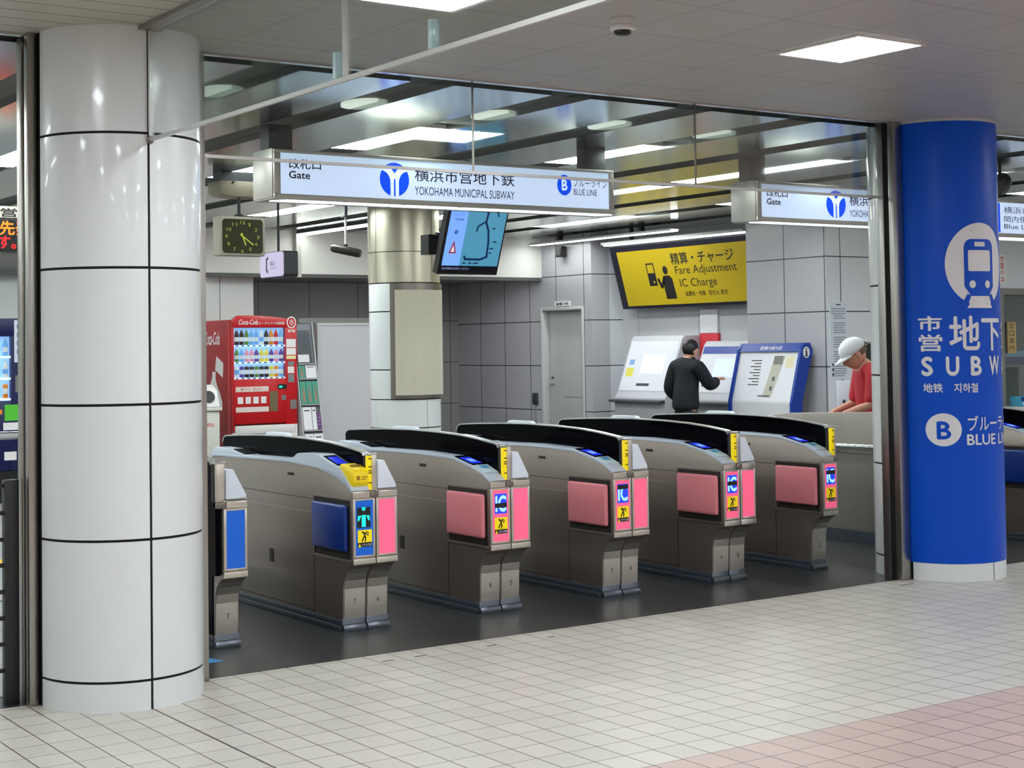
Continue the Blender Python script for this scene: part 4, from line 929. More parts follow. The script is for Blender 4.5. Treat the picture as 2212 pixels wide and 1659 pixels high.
# ---------------------------------------------------------------- clock on a ceiling rod with the box above it
t = thing('clock', 'square dark faced station clock hanging from a rod, showing about 5:21', 'clock', (5.60, 11.83, 2.40))
def cpx(x): return 5.40+(x-478)/211.0
cyy = 11.80
box('case', BEIGE, t, 5.275, 5.685, cyy, cyy+0.14, 2.375, 2.70, 0.012)
fmc = plane_map((5.480, cyy-0.001, 2.536), (1, 0, 0), (0, 0, 1))
fcl = mark('dial', [rrect(-0.182, -0.142, 0.182, 0.142, 0.03)], P('dial olive', (50, 54, 22), 0.25), t, fmc)
NUMC = P('dial numerals', (186, 180, 60), 0.5, emit=0.15); HANDC = P('dial hands', (190, 196, 70), 0.5, emit=0.3)
fm2_ = plane_map((5.480, cyy-0.002, 2.536), (1, 0, 0), (0, 0, 1))
for h in range(1, 13):
    a = math.radians(90-30*h); w_ = 0.03 if h < 10 else 0.042
    text('numeral', str(h), NUMC, fcl, fm2_, 0.142*math.cos(a)-w_/2, -0.004+0.118*math.sin(a)-0.014, 0.012 if h in (1,) else w_*(0.75 if h < 10 else 1), 0.028, 0.005)
def hand(a, L, w, name):
    a = math.radians(90-a); c, s_ = math.cos(a), math.sin(a)
    mark(name, stroke([(-0.025*c, -0.025*s_), (L*c, L*s_)], w), HANDC, fcl, plane_map((5.480, cyy-0.003, 2.536), (1, 0, 0), (0, 0, 1)))
hand(160.5, 0.075, 0.012, 'hour_hand'); hand(126, 0.115, 0.011, 'minute_hand')
MB().tube([(5.48, 11.87, 2.73), (5.48, 11.87, 2.865)], 0.014, 10).build('rod', DGREY, t, smooth=True)
MB().lathe((5.48, 11.87, 2.701), [(0.05, 0), (0.03, 0.02), (0.014, 0.03)], 14).build('rod_foot', DGREY, t, smooth=True)
t = thing('ceiling_unit', 'beige ceiling unit with rounded bottom above the clock', 'ceiling unit', (5.50, 11.9, 2.86))
MB().xz([(5.27, 2.99), (5.27, 2.90), (5.30, 2.875), (5.40, 2.862), (5.60, 2.862), (5.72, 2.875), (5.75, 2.90), (5.75, 2.99)], 11.78, 12.02).build('shell', P('unit beige', (150, 145, 124), 0.5), t, 0.008)
box('mount', DGREY, t, 5.3, 5.7, 11.82, 11.98, 2.991, ZI-0.0005)
for x in (5.39, 5.62): box('screw', BLACK, t, x-0.008, x+0.008, 11.765, 11.779, 2.972, 2.986)

# phone sign, wall pillar, camera, speaker
t = thing('telephone_sign', 'lit white sign with a telephone receiver beneath the clock', 'sign', (6.4, 12.95, 2.2))
yz0 = lambda pts: [(PY+y, PZ+z) for y, z in pts]
PX, PY, PZ = 6.30, 12.95, 2.375
MB().yz(yz0(rrect(-0.235, -0.118, 0.245, 0.118, 0.03)), PX+0.012, PX+0.15).build('case', DGREY, t)
LS = P('phone sign face', (190, 180, 210), 0.4, emit=0.6)
fp = MB().yz(yz0(rrect(-0.228, -0.111, 0.238, 0.111, 0.028)), PX, PX+0.0115).build('face', LS, t)
fmp = plane_map((PX-0.0015, PY+0.238, PZ-0.111), (0, -1, 0), (0, 0, 1))
mark('receiver', stroke([(0.16, 0.175), (0.135, 0.16), (0.13, 0.07), (0.155, 0.045)], 0.022), INK, fp, fmp)
text('lettering', '電話', P('sign grey', (120, 110, 130), 0.5), fp, fmp, 0.205, 0.10, 0.10, 0.04); text('lettering', 'Telephone', P('sign grey', (120, 110, 130), 0.5), fp, fmp, 0.205, 0.068, 0.14, 0.02)
MB().tube([(PX+0.07, PY, PZ+0.119), (PX+0.07, PY, ZI-0.001)], 0.012, 8).build('hanger_rod', DGREY, t, smooth=True)
t = thing('wall_pillar', 'slim white pillar box standing out from the white bulkhead', 'pillar', (8.83, 17.4, 2.49))
box('casing', P('pillar paint', (196, 194, 188), 0.5), t, 8.79, 8.86, 17.37, 17.4495, 2.49, ZI-0.001)
t = thing('security_camera', 'dark tube shaped camera hanging from a white ceiling rod', 'camera', (7.72, 14.10, 2.55))
MB().tube([(7.70, 14.1, 2.665), (7.70, 14.1, 2.95)], 0.012, 10).build('rod', MWHITE, t, smooth=True)
MB().lathe((7.70, 14.1, 2.945), [(0.05, 0), (0.05, 0.015), (0.02, 0.02), (0.02, 0.124)], 16).build('ceiling_mount', DGREY, t, smooth=True)
MB().tube([(7.57, 14.18, 2.635), (7.60, 14.16, 2.63), (7.80, 14.02, 2.575), (7.82, 14.0, 2.57)], [0.03, 0.045, 0.045, 0.036], 14).build('barrel', P('camera dark', (58, 56, 54), 0.35), t, smooth=True)
MB().tube([(7.70, 14.1, 2.64), (7.70, 14.1, 2.668)], 0.02, 10).build('joint', BLACK, t, smooth=True)
t = thing('speaker', 'small black speaker on the tiled wall above the door', 'speaker', (12.55, 16.9, 2.79))
box('body', BLACK, t, 12.48, 12.57, 16.83, 16.97, 2.79, 2.935, 0.006); box('grille', P('grille', (40, 40, 42), 0.7), t, 12.474, 12.4795, 16.845, 16.955, 2.81, 2.92)
box('bracket', DGREY, t, 12.571, 12.599, 16.88, 16.92, 2.84, 2.88)

# ---------------------------------------------------------------- fare machines in the alcove
MGREY = P('machine grey', (186, 186, 194), 0.45); MPALE = P('machine pale', (222, 222, 232), 0.35); MDARK = P('machine dark', (70, 70, 74), 0.5)
def fare_machine(ya, yb, label, ztop, xb, col2):
    t = thing('fare_machine', label, 'fare machine', (12.85, (ya+yb)/2, 0))
    prof = [(xb, 0.0), (xb, 0.92), (xb+0.04, 0.97), (xb+0.30, ztop-0.04), (xb+0.34, ztop), (13.12, ztop), (13.12, 0)]
    MB().ext([(x, ya, z) for x, z in prof], (0, yb-ya, 0)).build('cabinet', MGREY, t, 0.008)
    p0 = Vector((xb+0.045, 0, 0.985)); p1 = Vector((xb+0.295, 0, ztop-0.05)); d = (p1-p0); L = d.length; n = Vector((-d.z, 0, d.x)).normalized()
    fm = lambda dd: (lambda x, y: Vector((0, ya-x, 0))+p0+d*(y/L)+n*dd)
    W = ya-yb
    mark('front_panel', [rect(0.03, 0.02, W-0.03, L-0.02)], MPALE, t, fm(0.003))
    mark('screen', [rect(W*0.35, L*0.35, W*0.8, L*0.72)], P('fare screen', (196, 206, 240), 0.2, emit=0.6), t, fm(0.005))
    if col2:
        mark('sticker', [rect(0.08, L*0.30, 0.22, L*0.46)], P('sticker yellow', (224, 214, 90), 0.5), t, fm(0.005))
        mark('sticker', [rect(0.10, L*0.52, 0.2, L*0.62)], P('sticker blue', (130, 170, 220), 0.5), t, fm(0.005))
        mark('card_slot', [rect(W*0.35, L*0.12, W*0.6, L*0.17)], MDARK, t, fm(0.005))
    else:
        mark('card_slot', [rect(W*0.2, L*0.15, W*0.5, L*0.20)], MDARK, t, fm(0.005))
        mark('header', [rect(0.03, L*0.82, W-0.03, L*0.97)], P('header blue', (70, 84, 160), 0.4), t, fm(0.005))
    MB().ext([(xb-0.10, ya, 0.86), (xb-0.0005, ya, 0.86), (xb-0.0005, ya, 0.90), (xb-0.10, ya, 0.89)], (0, yb-ya, 0)).build('ledge', MDARK, t, 0.004)
    return t
fare_machine(15.75, 14.75, 'wide grey fare machine with stickers left of the person in black', 1.70, 12.50, True)
fare_machine(14.30, 13.42, 'pale fare machine that the person in black is using', 1.62, 12.46, False)
# red and white standing notice between the machines
t = thing('notice_board', 'red and white notice on the alcove wall between the fare machines', 'notice', (13.10, 14.62, 1.30))
box('board', P('notice white', (226, 222, 230), 0.5), t, 13.09, 13.124, 14.42, 14.74, 1.722, 2.02, 0.003)
box('red_panel', P('notice red', (206, 50, 66), 0.5), t, 13.085, 13.124, 14.40, 14.745, 1.30, 1.719, 0.003)

# ---------------------------------------------------------------- blue information stand
t = thing('information_stand', 'blue framed information stand with a map, beside the person in the cap', 'information stand', (12.4, 12.75, 0))
BLUS = P('stand blue', (0, 54, 150), 0.35)
sa, sb = 13.28, 12.26
prof = [(12.22, 0.0), (12.22, 0.93), (12.39, 1.50), (12.45, 1.585), (12.52, 1.50), (12.36, 0.93), (12.36, 0.0)]
pw = lambda y: [(x, y, z) for x, z in [(12.20, 0.0), (12.20, 0.93), (12.36, 1.52), (12.42, 1.585), (12.50, 1.585), (12.54, 1.50), (12.36, 0.93), (12.36, 0.0)]]
MB().ext(pw(sb), (0, 0.035, 0)).build('side_panel', BLUS, t); MB().ext(pw(sa-0.035), (0, 0.035, 0)).build('side_panel', BLUS, t)
MB().ext([(x, sb+0.036, z) for x, z in [(12.23, 0), (12.23, 0.92), (12.38, 1.49), (12.36+0.14, 1.49), (12.35, 0.92), (12.35, 0)]], (0, sa-sb-0.072, 0)).build('core', P('stand pale', (214, 214, 218), 0.4), t)
MB().ext([(x, sb+0.036, z) for x, z in [(12.352, 1.491), (12.42, 1.585), (12.50, 1.585), (12.53, 1.491)]], (0, sa-sb-0.072, 0)).build('header', BLUS, t)
q0 = Vector((12.23, 0, 0.92)); q1 = Vector((12.38, 0, 1.49)); qd = q1-q0; QL = qd.length; qn = Vector((-qd.z, 0, qd.x)).normalized()
fk = lambda dd: (lambda x, y: Vector((0, sa-0.036-x, 0))+q0+qd*(y/QL)+qn*dd)
W = sa-sb-0.072
pn = mark('map_panel', [rect(0.0, 0.02, W, QL-0.01)], P('map white', (226, 226, 234), 0.35), t, fk(0.002))
MPG = P('map grey', (186, 184, 172), 0.5)
mark('map_drawing', [[(W*0.50, 0.06), (W*0.64, 0.06), (W*0.78, 0.54), (W*0.60, 0.54)]], MPG, pn, fk(0.004))
mark('map_block', [rect(W*0.60, 0.44, W*0.75, 0.54)], P('map dark', (120, 118, 110), 0.5), pn, fk(0.005))
mark('map_block', [rect(W*0.80, 0.40, W*0.93, 0.54)], P('map yellow', (222, 214, 180), 0.5), pn, fk(0.004))
mark('map_text', [rect(W*0.22+0.06*(i % 2), 0.20+0.035*i, W*0.40, 0.21+0.035*i) for i in range(9)], INK, pn, fk(0.004))
mark('map_text', [rect(W*0.42, 0.07, W*0.62, 0.085), rect(W*0.60, 0.14, W*0.64, 0.19), rect(W*0.62, 0.25, W*0.66, 0.30)], P('map line', (90, 90, 92), 0.5), pn, fk(0.005))
fh = lambda x, y: Vector((12.352-0.002+0.068*y/0.094-0.004, sa-0.036-x, 1.491+y))
text('lettering', '駅構内案内図', PRINTW, t, fh, W*0.35, 0.02, 0.34, 0.04)
fi = plane_map((0, sb-0.0012, 0), (1, 0, 0), (0, 0, 1))
ib = mark('badge', [disc(12.437, 1.48, 0.052, 0.062, 28)], PRINTW, t, fi)
mark('badge_letter', [disc(12.437, 1.517, 0.011, 0.012, 12), rect(12.425, 1.435, 12.449, 1.497), rect(12.417, 1.485, 12.44, 1.497), rect(12.416, 1.434, 12.458, 1.444)], INK, ib, plane_map((0, sb-0.0024, 0), (1, 0, 0), (0, 0, 1)))
# long paper notice and the intercom by the ticket window
t = thing('wall_notice', 'long white text notice on the wall left of the person in the cap', 'notice', (12.76, 12.09, 1.18))
nt_ = box('sheet', P('notice paper', (200, 206, 216), 0.5), t, 12.64, 12.90, 12.089, 12.0955, 1.18, 2.03)
fnn = plane_map((12.64, 12.0885, 1.18), (1, 0, 0), (0, 0, 1))
NG = P('notice print', (130, 136, 142), 0.6)
mark('text_line', [rect(0.05 if 4 < i < 26 else 0.02, 0.03+0.0265*i, 0.24-0.03*((i*7) % 5 == 0), 0.041+0.0265*i) for i in range(30) if i % 6 != 5], NG, nt_, fnn)
mark('heading', [rect(0.10, 0.815, 0.17, 0.828)], INK, nt_, fnn)
for z in (0.03, 0.085, 0.14): mark('bullet', [disc(0.03, z+0.02, 0.014, 0.014, 12)], INK, nt_, plane_map((12.64, 12.0875, 1.18), (1, 0, 0), (0, 0, 1)))
t = thing('intercom', 'small pale intercom box on the wall by the ticket window', 'intercom', (12.82, 12.07, 0.88))
box('case', MPALE, t, 12.72, 12.90, 12.06, 12.0955, 0.86, 1.16, 0.006); MB().tube([(12.80, 12.052, 0.93), (12.80, 12.06, 0.93)], 0.022, 14).build('button', DGREY, t)

# ---------------------------------------------------------------- office counter beyond the blue column
t = thing('warning_strip_notice', 'red and white upright notice on the office fascia', 'notice', (15.66, 12.09, 2.26))
nb = box('sheet', MWHITE, t, 15.56, 15.68, 12.09, 12.0995, 2.26, 2.62); text('lettering', 'お知らせ', P('notice red', (206, 50, 66), 0.5), nb, lambda x, y: Vector((15.655-y, 12.0885, 2.60-x)), 0.0, 0.0, 0.32, 0.07, 0.02)
t = thing('window_label', 'tan vertical notice stuck on the office window', 'notice', (15.86, 12.17, 1.42))
nb = box('sheet', P('tan paper', (178, 150, 96), 0.5), t, 15.79, 15.95, 12.165, 12.1795, 1.42, 1.80); 
for i, ch in enumerate('窓口案内'): text('lettering', ch, INK, nb, plane_map((15.82, 12.164, 1.72-0.09*i), (1, 0, 0), (0, 0, 1)), 0, 0, 0.09, 0.065)
t = thing('counter_shelf', 'blue shelf board behind the office window', 'shelf', (16.6, 12.5, 1.27))
box('board', P('shelf navy', (10, 24, 110), 0.4), t, 15.8, 18.0, 12.32, 12.7, 1.27, 1.37); box('top', P('shelf pale blue', (110, 170, 210), 0.4), t, 15.8, 18.0, 12.30, 12.7, 1.371, 1.44)
for x in (15.9, 17.9): box('bracket', DGREY, t, x-0.02, x+0.02, 12.4, 12.44, 0.0, 1.269)
t = thing('tissue_box', 'blue and white small carton on the office window sill', 'carton', (15.75, 11.95, 0.78))
nb = box('carton', P('carton blue', (70, 160, 196), 0.4), t, 15.64, 15.93, 11.88, 12.04, 0.781, 0.90, 0.004)
mark('print', [[(0.02, 0.02), (0.10, 0.02), (0.14, 0.07), (0.05, 0.05)], [(0.13, 0.02), (0.2, 0.02), (0.2, 0.06), (0.16, 0.04)]], PRINTW, nb, plane_map((15.64, 11.879, 0.785), (1, 0, 0), (0, 0, 1)))
mark('print', [rect(0.0, 0.06, 0.22, 0.11)], P('carton navy', (0, 40, 130), 0.4), nb, plane_map((15.64, 11.8785, 0.785), (1, 0, 0), (0, 0, 1)))
t = thing('desk_board', 'cream board standing on the office window sill', 'board', (16.1, 11.98, 0.78))
box('board', P('cream board', (214, 212, 180), 0.5), t, 15.98, 16.3, 11.97, 11.99, 0.781, 1.24); box('foot', BEIGE, t, 15.98, 16.3, 11.93, 11.9695, 0.781, 0.80)
DX, DZ = 11.11, 2.93
t = thing('ceiling_speaker', 'dark round hanging device above the platform sign', 'speaker', (DX, 8.6, DZ-0.1))
MB().tube([(DX-0.08, 8.58, DZ-0.03), (DX, 8.6, DZ), (DX+0.08, 8.63, DZ+0.04)], [0.07, 0.088, 0.075], 18).build('body', P('dark device', (62, 66, 66), 0.5), t, smooth=True)
MB().tube([(DX, 8.6, DZ-0.05), (DX, 8.6, ZI-0.001)], 0.015, 8).build('rod', DGREY, t, smooth=True)

# ---------------------------------------------------------------- left bay: railing, board, blue machine
RDARK = P('railing dark', (44, 44, 46), 0.45, 0.3)
t = thing('railing', 'dark steel bar railing at the left edge beside the column post', 'railing', (1.2, 7.2, 0))
for x in (-0.6, 0.7, 2.175): box('railing_post', RDARK, t, x-0.035, x+0.03, 7.17, 7.22, 0, 1.02, 0.004)
for z in (0.996, 0.870, 0.749, 0.632, 0.511, 0.392, 0.274, 0.155): MB().tube([(-3.0, 7.195, z), (2.20, 7.195, z)], 0.010, 10).build('bar', RDARK, t, smooth=True)
t = thing('handrail', 'bright silver hand rail at the left edge before the blue vending machine', 'handrail', (1.6, 7.9, 1.15))
MB().tube([(-2.5, 7.9, 1.185), (2.62, 7.9, 1.185)], 0.02, 14).build('rail', CHROME, t, smooth=True)
for x in (-1.0, 1.0, 2.45): box('rail_post', DSTEEL, t, x-0.02, x+0.02, 7.88, 7.92, 0, 1.164)
t = thing('departure_board', 'led departure board with orange and red characters at the left edge', 'departure board', (3.2, 12.1, 2.2))
box('case', P('board case', (92, 92, 90), 0.5), t, 1.5, 3.72, 12.0, 12.25, 2.25, 2.73, 0.004)
box('name_strip', P('board strip', (176, 172, 158), 0.5), t, 1.52, 3.70, 11.99, 11.9995, 2.64, 2.725)
fd = plane_map((0, 11.989, 0), (1, 0, 0), (0, 0, 1))
text('lettering', '市営地下鉄', INK, t, fd, 3.40, 2.645, 0.60*0.52+0.42, 0.07, 0.02)
led = box('led_panel', BLACK, t, 1.52, 3.70, 11.985, 11.9995, 2.385, 2.625)
fd2 = plane_map((0, 11.984, 0), (1, 0, 0), (0, 0, 1))
text('lettering', '先発', P('led orange', (255, 110, 10), 0.5, emit=1.3), led, fd2, 3.545, 2.505, 0.24, 0.11, 0.02)
text('lettering', 'す。', P('led red', (255, 20, 24), 0.5, emit=1.3), led, fd2, 3.535, 2.40, 0.135, 0.10, 0.02)
for x in (1.8, 3.4): MB().tube([(x, 12.1, 2.7305), (x, 12.1, ZI-0.001)], 0.015, 8).build('hanger_rod', DGREY, t, smooth=True)
t = thing('vending_machine', 'dark blue drink vending machine at the left edge', 'vending machine', (4.65, 17.2, 0))
NB = P('machine navy', (8, 18, 72), 0.35)
ux0, ux1, uy = 4.12, 5.24, 16.7
MB().box(ux0, ux1, uy+0.06, uy+0.85, 0.06, 1.97).build('cabinet', NB, t, 0.006)
MB().box(ux0, ux1, uy, uy+0.058, 1.78, 1.97).box(ux0, ux0+0.05, uy, uy+0.058, 0.35, 1.78).box(ux1-0.185, ux1, uy, uy+0.058, 0.35, 1.78).box(ux0+0.05, ux1-0.185, uy, uy+0.058, 0.35, 1.09).build('door', NB, t, 0.004)
box('lower_door', BLACK, t, ux0, ux1, uy, uy+0.058, 0.06, 0.345)
box('display_back', CASE_E, t, ux0+0.052, ux1-0.187, uy+0.05, uy+0.058, 1.092, 1.778)
box('display_glass', GLASS, t, ux0+0.052, ux1-0.187, uy-0.002, uy+0.002, 1.092, 1.778)
for z in (1.57, 1.34, 1.12): box('shelf', SHELF_E, t, ux0+0.052, ux1-0.187, uy+0.004, uy+0.049, z-0.024, z-0.002)
case_of_drinks(ux0+0.06, ux1-0.195, uy+0.027, ((1.57, 0.19, False), (1.34, 0.18, False), (1.12, 0.15, True)), 10, 'blue vending machine', ([2, 5, 2, 1, 2, 5, 2, 2, 5, 2], [5, 2, 5, 9, 2, 1, 5, 9, 2, 5], [3, 5, 9, 3, 5, 3, 9, 3, 5, 3]))
fu = plane_map((ux0, uy-0.0015, 0), (1, 0, 0), (0, 0, 1)); W = ux1-ux0
mark('notice', [rect(W-0.15, 1.62, W-0.03, 1.95), rect(W-0.15, 1.50, W-0.03, 1.62)], P('notice lilac', (200, 204, 220), 0.5), t, fu)
mark('notice_print', [rect(W-0.12, 1.86-0.09*i, W-0.05, 1.91-0.09*i) for i in range(4)], NB, t, plane_map((ux0, uy-0.003, 0), (1, 0, 0), (0, 0, 1)))
mark('coin_panel', [rect(W-0.14, 1.18, W-0.05, 1.36)], P('slot steel', (150, 150, 148), 0.3, 0.8), t, fu)
mark('green_sticker', [rect(W-0.255, 0.88, W-0.05, 1.05)], P('sticker green', (80, 186, 50), 0.5), t, fu); mark('white_sticker', [rect(W-0.27, 0.78, W-0.05, 0.86)], MWHITE, t, fu)
mark('orange_sticker', [rect(W-0.40, 0.95, W-0.28, 1.0)], P('sticker orange', (230, 140, 40), 0.5), t, fu)
mark('small_sticker', [rect(W-0.26, 0.46, W-0.13, 0.55)], MWHITE, t, fu)
# blue triangle on the dark floor
a_ = mark('floor_arrow', [[(3.10, 7.46), (3.345, 7.475), (3.315, 7.62)]], P('floor arrow blue', (62, 140, 205), 0.5), None, plane_map((0, 0, 0.0012), (1, 0, 0), (0, 1, 0)))
solo(a_, 'light blue triangle sticker on the dark floor near the white column', 'floor sticker')

# ---------------------------------------------------------------- people
def skin_mesh(chains, sub=2):
    """chains: lists of ((x,y,z), radius) sharing points by position; the first point of the first chain is the root"""
    vs, rs, es, idx = [], [], [], {}
    for ch in chains:
        prev = None
        for p, r in ch:
            k = tuple(round(c, 4) for c in p)
            if k not in idx: idx[k] = len(vs); vs.append(p); rs.append(r)
            i = idx[k]
            if prev is not None and prev != i: es.append((prev, i))
            prev = i
    me = bpy.data.meshes.new('s'); me.from_pydata(vs, es, []); o = bpy.data.objects.new('s', me); COL.objects.link(o)
    md = o.modifiers.new('skin', 'SKIN'); md.use_smooth_shade = True; md.branch_smoothing = 0.4
    if not me.skin_vertices: me.skin_vertices.new()
    for i, sv in enumerate(me.skin_vertices[0].data):
        r = rs[i]; sv.radius = r if isinstance(r, tuple) else (r, r); sv.use_root = (i == 0)
    ss = o.modifiers.new('sub', 'SUBSURF'); ss.levels = sub; ss.render_levels = sub
    dg = bpy.context.evaluated_depsgraph_get(); dg.update()
    out = bpy.data.meshes.new_from_object(o.evaluated_get(dg))
    bm = bmesh.new(); bm.from_mesh(out); bpy.data.objects.remove(o); bpy.data.meshes.remove(me); bpy.data.meshes.remove(out)
    return bm
def part(name, bms, mat, parent, M):
    bm = bmesh.new()
    for b in bms:
        me = bpy.data.meshes.new('x'); b.to_mesh(me); b.free(); bm.from_mesh(me); bpy.data.meshes.remove(me)
    off = wloc(parent)
    for v in bm.verts: v.co = (M @ v.co)-off
    bmesh.ops.recalc_face_normals(bm, faces=bm.faces[:])
    me = bpy.data.meshes.new(name); bm.to_mesh(me); bm.free(); me.materials.append(mat)
    me.polygons.foreach_set('use_smooth', [True]*len(me.polygons))
    o = bpy.data.objects.new(name, me); COL.objects.link(o); o.parent = parent
    return o
def head_bm(c, pitch, s=1.0):
    """head with brow, nose, lips, chin, ears; local y is forward"""
    b = MB()
    def fn(p):
        x, y, z = p
        q = Vector(p)
        if z < 0: q.x *= 1-0.30*min(1, (-z/0.115))**1.5; q.y += 0.012*min(1, -z/0.115) if y > 0 else 0.02*min(1, -z/0.115)
        if y > 0:
            q.y -= 0.010*max(0, 1-abs(z-0.0)/0.02)*(1 if abs(x) > 0.012 else 0.3)      # eye line set back
            if abs(x) < 0.022: q.y += 0.022*max(0, 1-abs(z+0.025)/0.03)*(1-abs(x)/0.022)+0.006*max(0, 1-abs(z+0.062)/0.014)
        return q
    b.ell((0, 0, 0), 0.074, 0.096, 0.116, 28, 24, fn)
    for s_ in (-1, 1): b.ell((s_*0.075, -0.008, -0.012), 0.010, 0.020, 0.032, 10, 8)
    R = Matrix.Translation(Vector(c)) @ Matrix.Rotation(-pitch, 4, 'X') @ Matrix.Scale(s, 4)
    b.xf(R); return b.bm, R
def hand_bm(w, d, side, curl=0.5):
    """hand from wrist w along unit d: palm, four bent fingers, thumb on the inner side"""
    w = Vector(w); d = Vector(d).normalized(); up = Vector((0, 0, 1)); s = d.cross(up).normalized(); n = s.cross(d).normalized()
    out = []
    pk = w+d*0.045; kn = w+d*0.088
    out.append(skin_mesh([[(tuple(w), 0.026), (tuple(pk), (0.036, 0.016)), (tuple(kn), (0.038, 0.013))]], 1))
    for i, (o, L) in enumerate(((-0.028, 0.062), (-0.010, 0.074), (0.010, 0.070), (0.027, 0.055))):
        a = kn+s*o-d*0.012; b = a+d*L*0.5-n*L*0.10*curl; c = b+d*L*0.32-n*L*0.28*curl; e = c+d*L*0.2-n*L*0.30*curl
        out.append(skin_mesh([[(tuple(a), 0.009), (tuple(b), 0.0085), (tuple(c), 0.008), (tuple(e), 0.006)]], 1))
    t0 = w+d*0.03-s*side*0.022; t1 = t0+d*0.03-s*side*0.03-n*0.008; t2 = t1+d*0.032-s*side*0.008-n*0.008
    out.append(skin_mesh([[(tuple(t0), 0.012), (tuple(t1), 0.0105), (tuple(t2), 0.008)]], 1))
    return out
def person(loc, yaw, label, J, skin, shirt, sleeve, trousers, shoes, curl=(0.5, 0.5), jacket=False, hp=0.5, hs=1.0):
    """J: dict of joints in local metres (x right, y forward, z up)"""
    t = thing('person', label, 'person', loc)
    M = Matrix.Translation(Vector(loc)) @ Matrix.Rotation(yaw, 4, 'Z')
    j = {k: tuple(v) for k, v in J.items()}
    mid = lambda a, b, k: tuple(x+(y-x)*k for x, y in zip(a, b))
    body = [[(j['pelvis'], (0.115, 0.085)), (j['waist'], (0.115, 0.088)), (j['chest'], (0.145, 0.105)), (j['collar'], (0.085, 0.07)), (j['neck'], 0.052), (mid(j['neck'], j['head'], 0.6), 0.05)]]
    for s in ('l', 'r'):
        body.append([(j['collar'], (0.085, 0.07)), (j['sho'+s], 0.056), (mid(j['sho'+s], j['elb'+s], 0.5), 0.047), (j['elb'+s], 0.039), (mid(j['elb'+s], j['wri'+s], 0.4), 0.037), (j['wri'+s], 0.025)])
        body.append([(j['pelvis'], (0.115, 0.085)), (j['hip'+s], 0.068), (mid(j['hip'+s], j['kne'+s], 0.5), 0.062), (j['kne'+s], 0.048), (mid(j['kne'+s], j['ank'+s], 0.35), 0.046), (j['ank'+s], 0.034), (j['toe'+s], 0.03)])
    hb, R = head_bm(j['head'], hp, hs)
    bms = [skin_mesh(body), hb]
    for i, s in enumerate(('l', 'r')):
        d = Vector(j['fin'+s])-Vector(j['wri'+s]); bms += hand_bm(j['wri'+s], d, -1 if s == 'r' else 1, curl[i])
    part('body', bms, skin, t, M)
    g = 0.030 if jacket else 0.012
    low = tuple(a+b for a, b in zip(j['pelvis'], (0, 0, -0.09)))
    top = [[(low, (0.155+g, 0.122+g)), (j['pelvis'], (0.153+g, 0.118+g)), (j['waist'], (0.138+g, 0.108+g)), (j['chest'], (0.152+g, 0.115+g)), (j['collar'], (0.088+g, 0.074+g))]]
    if jacket: top[0].append((mid(j['collar'], j['neck'], 0.8), 0.064))
    for s in ('l', 'r'):
        ch = [(j['collar'], (0.088+g, 0.074+g)), (j['sho'+s], 0.062+g), (mid(j['sho'+s], j['elb'+s], 0.5), 0.056+g)]
        if sleeve == 'long': ch += [(j['elb'+s], 0.048+g), (mid(j['elb'+s], j['wri'+s], 0.5), 0.042+g), (mid(j['elb'+s], j['wri'+s], 0.93), 0.032+g)]
        else: ch += [(mid(j['sho'+s], j['elb'+s], 1.0), 0.054+g)]
        top.append(ch)
    part('jacket' if jacket else 'shirt', [skin_mesh(top)], shirt, t, M)
    legs = [[(mid(j['pelvis'], j['waist'], 0.3), (0.142, 0.108)), (j['pelvis'], (0.148, 0.113))]]
    for s in ('l', 'r'): legs.append([(j['pelvis'], (0.148, 0.113)), (j['hip'+s], 0.094), (mid(j['hip'+s], j['kne'+s], 0.5), 0.082), (j['kne'+s], 0.066), (mid(j['kne'+s], j['ank'+s], 0.5), 0.06), (mid(j['kne'+s], j['ank'+s], 0.94), 0.055)])
    part('trousers', [skin_mesh(legs)], trousers, t, M)
    for s in ('l', 'r'):
        a = Vector(j['ank'+s]); o = Vector(j['toe'+s]); f = (o-a); f.z = 0; f.normalize()
        part('shoe', [skin_mesh([[(tuple(Vector((a.x, a.y, 0.045))-f*0.05), (0.038, 0.045)), (tuple(Vector((a.x, a.y, 0.05))), (0.042, 0.05)), (tuple(Vector((o.x, o.y, 0.035))-f*0.02), (0.045, 0.033)), (tuple(Vector((o.x, o.y, 0.028))+f*0.05), (0.036, 0.024))]])], shoes, t, M)
    return t, M, R
SKIN1 = P('skin tan', (212, 156, 132), 0.5); SKIN2 = P('skin light', (206, 156, 130), 0.5)
base = dict(pelvis=(0, 0, 0.90), waist=(0, 0.01, 1.06), chest=(0, 0.035, 1.24), collar=(0, 0.04, 1.375), neck=(0, 0.075, 1.43), head=(0, 0.14, 1.49),
            shol=(-0.175, 0.03, 1.345), shor=(0.175, 0.03, 1.345), elbl=(-0.225, 0.07, 1.07), elbr=(0.225, 0.07, 1.07), wril=(-0.15, 0.30, 0.99), wrir=(0.15, 0.30, 0.99),
            finl=(-0.08, 0.36, 0.98), finr=(0.08, 0.36, 0.98), hipl=(-0.09, 0, 0.84), hipr=(0.09, 0, 0.84), knel=(-0.10, 0.03, 0.46), kner=(0.10, 0.03, 0.46),
            ankl=(-0.10, -0.02, 0.075), ankr=(0.10, -0.02, 0.075), toel=(-0.115, 0.10, 0.035), toer=(0.115, 0.10, 0.035))
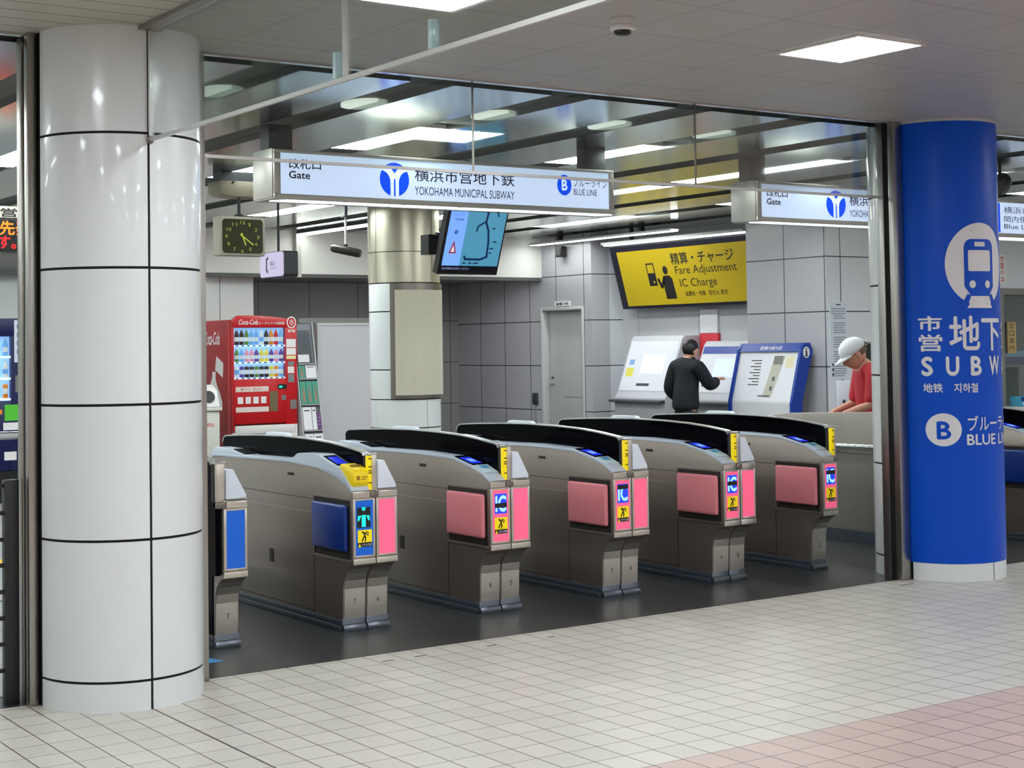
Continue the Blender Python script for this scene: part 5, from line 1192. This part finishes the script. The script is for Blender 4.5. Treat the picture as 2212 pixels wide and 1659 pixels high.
# person in the white cap: seen from behind at the left, bowing towards the left of the picture
t, M, R = person((9.90, 9.02, 0), math.radians(60), 'person in a white cap and red t-shirt bowing by the ticket window', base, SKIN1, P('red t-shirt', (190, 44, 58), 0.75, noise=0.1), 'short', P('grey trousers', (70, 72, 80), 0.8), P('dark shoes', (30, 30, 32), 0.6), hp=0.55, hs=1.1)
CAPW = P('white cotton cap', (232, 234, 240), 0.7)
b = MB(); b.ell((0, -0.006, 0.036), 0.087, 0.110, 0.090, 28, 16, lambda p: Vector((p.x, p.y, max(p.z, -0.022-0.10*p.y if p.y < 0 else -0.022))))
br = []
for k in range(13):
    a = math.radians(205-10*0+(-50)*(k/12)*2.6) if False else math.radians(20+140*k/12); br.append(a)
inner = [(0.086*math.cos(a), 0.100*math.sin(a), 0.018) for a in br]; outer = [(0.083*math.cos(a), 0.100*math.sin(a)+0.075*math.sin(a)**1.5, 0.0) for a in br]
for d in (0.0, 0.006):
    pass
lo_i = [b.v((x, y, z)) for x, y, z in inner]; lo_o = [b.v((x, y, z)) for x, y, z in outer]; hi_i = [b.v((x, y, z+0.006)) for x, y, z in inner]; hi_o = [b.v((x, y, z+0.006)) for x, y, z in outer]
for k in range(12):
    b._f([lo_i[k], lo_i[k+1], lo_o[k+1], lo_o[k]]); b._f([hi_i[k], hi_i[k+1], hi_o[k+1], hi_o[k]]); b._f([lo_o[k], lo_o[k+1], hi_o[k+1], hi_o[k]]); b._f([lo_i[k], lo_i[k+1], hi_i[k+1], hi_i[k]])
b.xf(R); cap = part('cap', [b.bm], CAPW, t, M)
b = MB(); b.ell((0, -0.108, 0.032), 0.036, 0.012, 0.020, 14, 8); b.xf(R); part('cap_opening', [b.bm], P('cap gap', (40, 34, 32), 0.8), cap, M)
b = MB(); b.ell((0, -0.112, 0.010), 0.046, 0.008, 0.007, 14, 6); b.xf(R); part('cap_strap', [b.bm], CAPW, cap, M)
b = MB(); b.ell((0, -0.012, -0.006), 0.0775, 0.094, 0.045, 24, 12, lambda p: Vector((p.x, min(p.y, 0.02), p.z))); b.xf(R); part('hair', [b.bm], P('grey hair', (120, 100, 88), 0.8), t, M)
# person in black at the fare machine, reaching to its screen
J2 = dict(base); J2.update(head=(0, 0.10, 1.515), neck=(0, 0.06, 1.445), collar=(0, 0.03, 1.385), elbr=(0.24, 0.16, 1.10), wrir=(0.14, 0.39, 1.17), finr=(0.12, 0.46, 1.19), elbl=(-0.25, -0.02, 1.06), wril=(-0.24, 0.18, 0.94), finl=(-0.22, 0.25, 0.92))
t, M, R = person((11.80, 13.56, 0), math.radians(-84), 'person in a black jacket touching the screen of the fare machine', J2, SKIN2, P('black jacket', (16, 20, 28), 0.8), 'long', P('black trousers', (24, 24, 28), 0.8), P('black shoes', (18, 18, 18), 0.5), (0.6, 0.3), True, hp=0.45)
b = MB(); b.ell((0, -0.012, 0.022), 0.086, 0.108, 0.108, 28, 18, lambda p: Vector((p.x, p.y if p.y < 0.05 else 0.05+0.8*(p.y-0.05), p.z if not (p.y > 0.02 and p.z < 0.03) else 0.03+0.1*(p.z-0.03)))); b.xf(R)
part('hair', [b.bm], P('black hair', (20, 18, 20), 0.45), t, M)
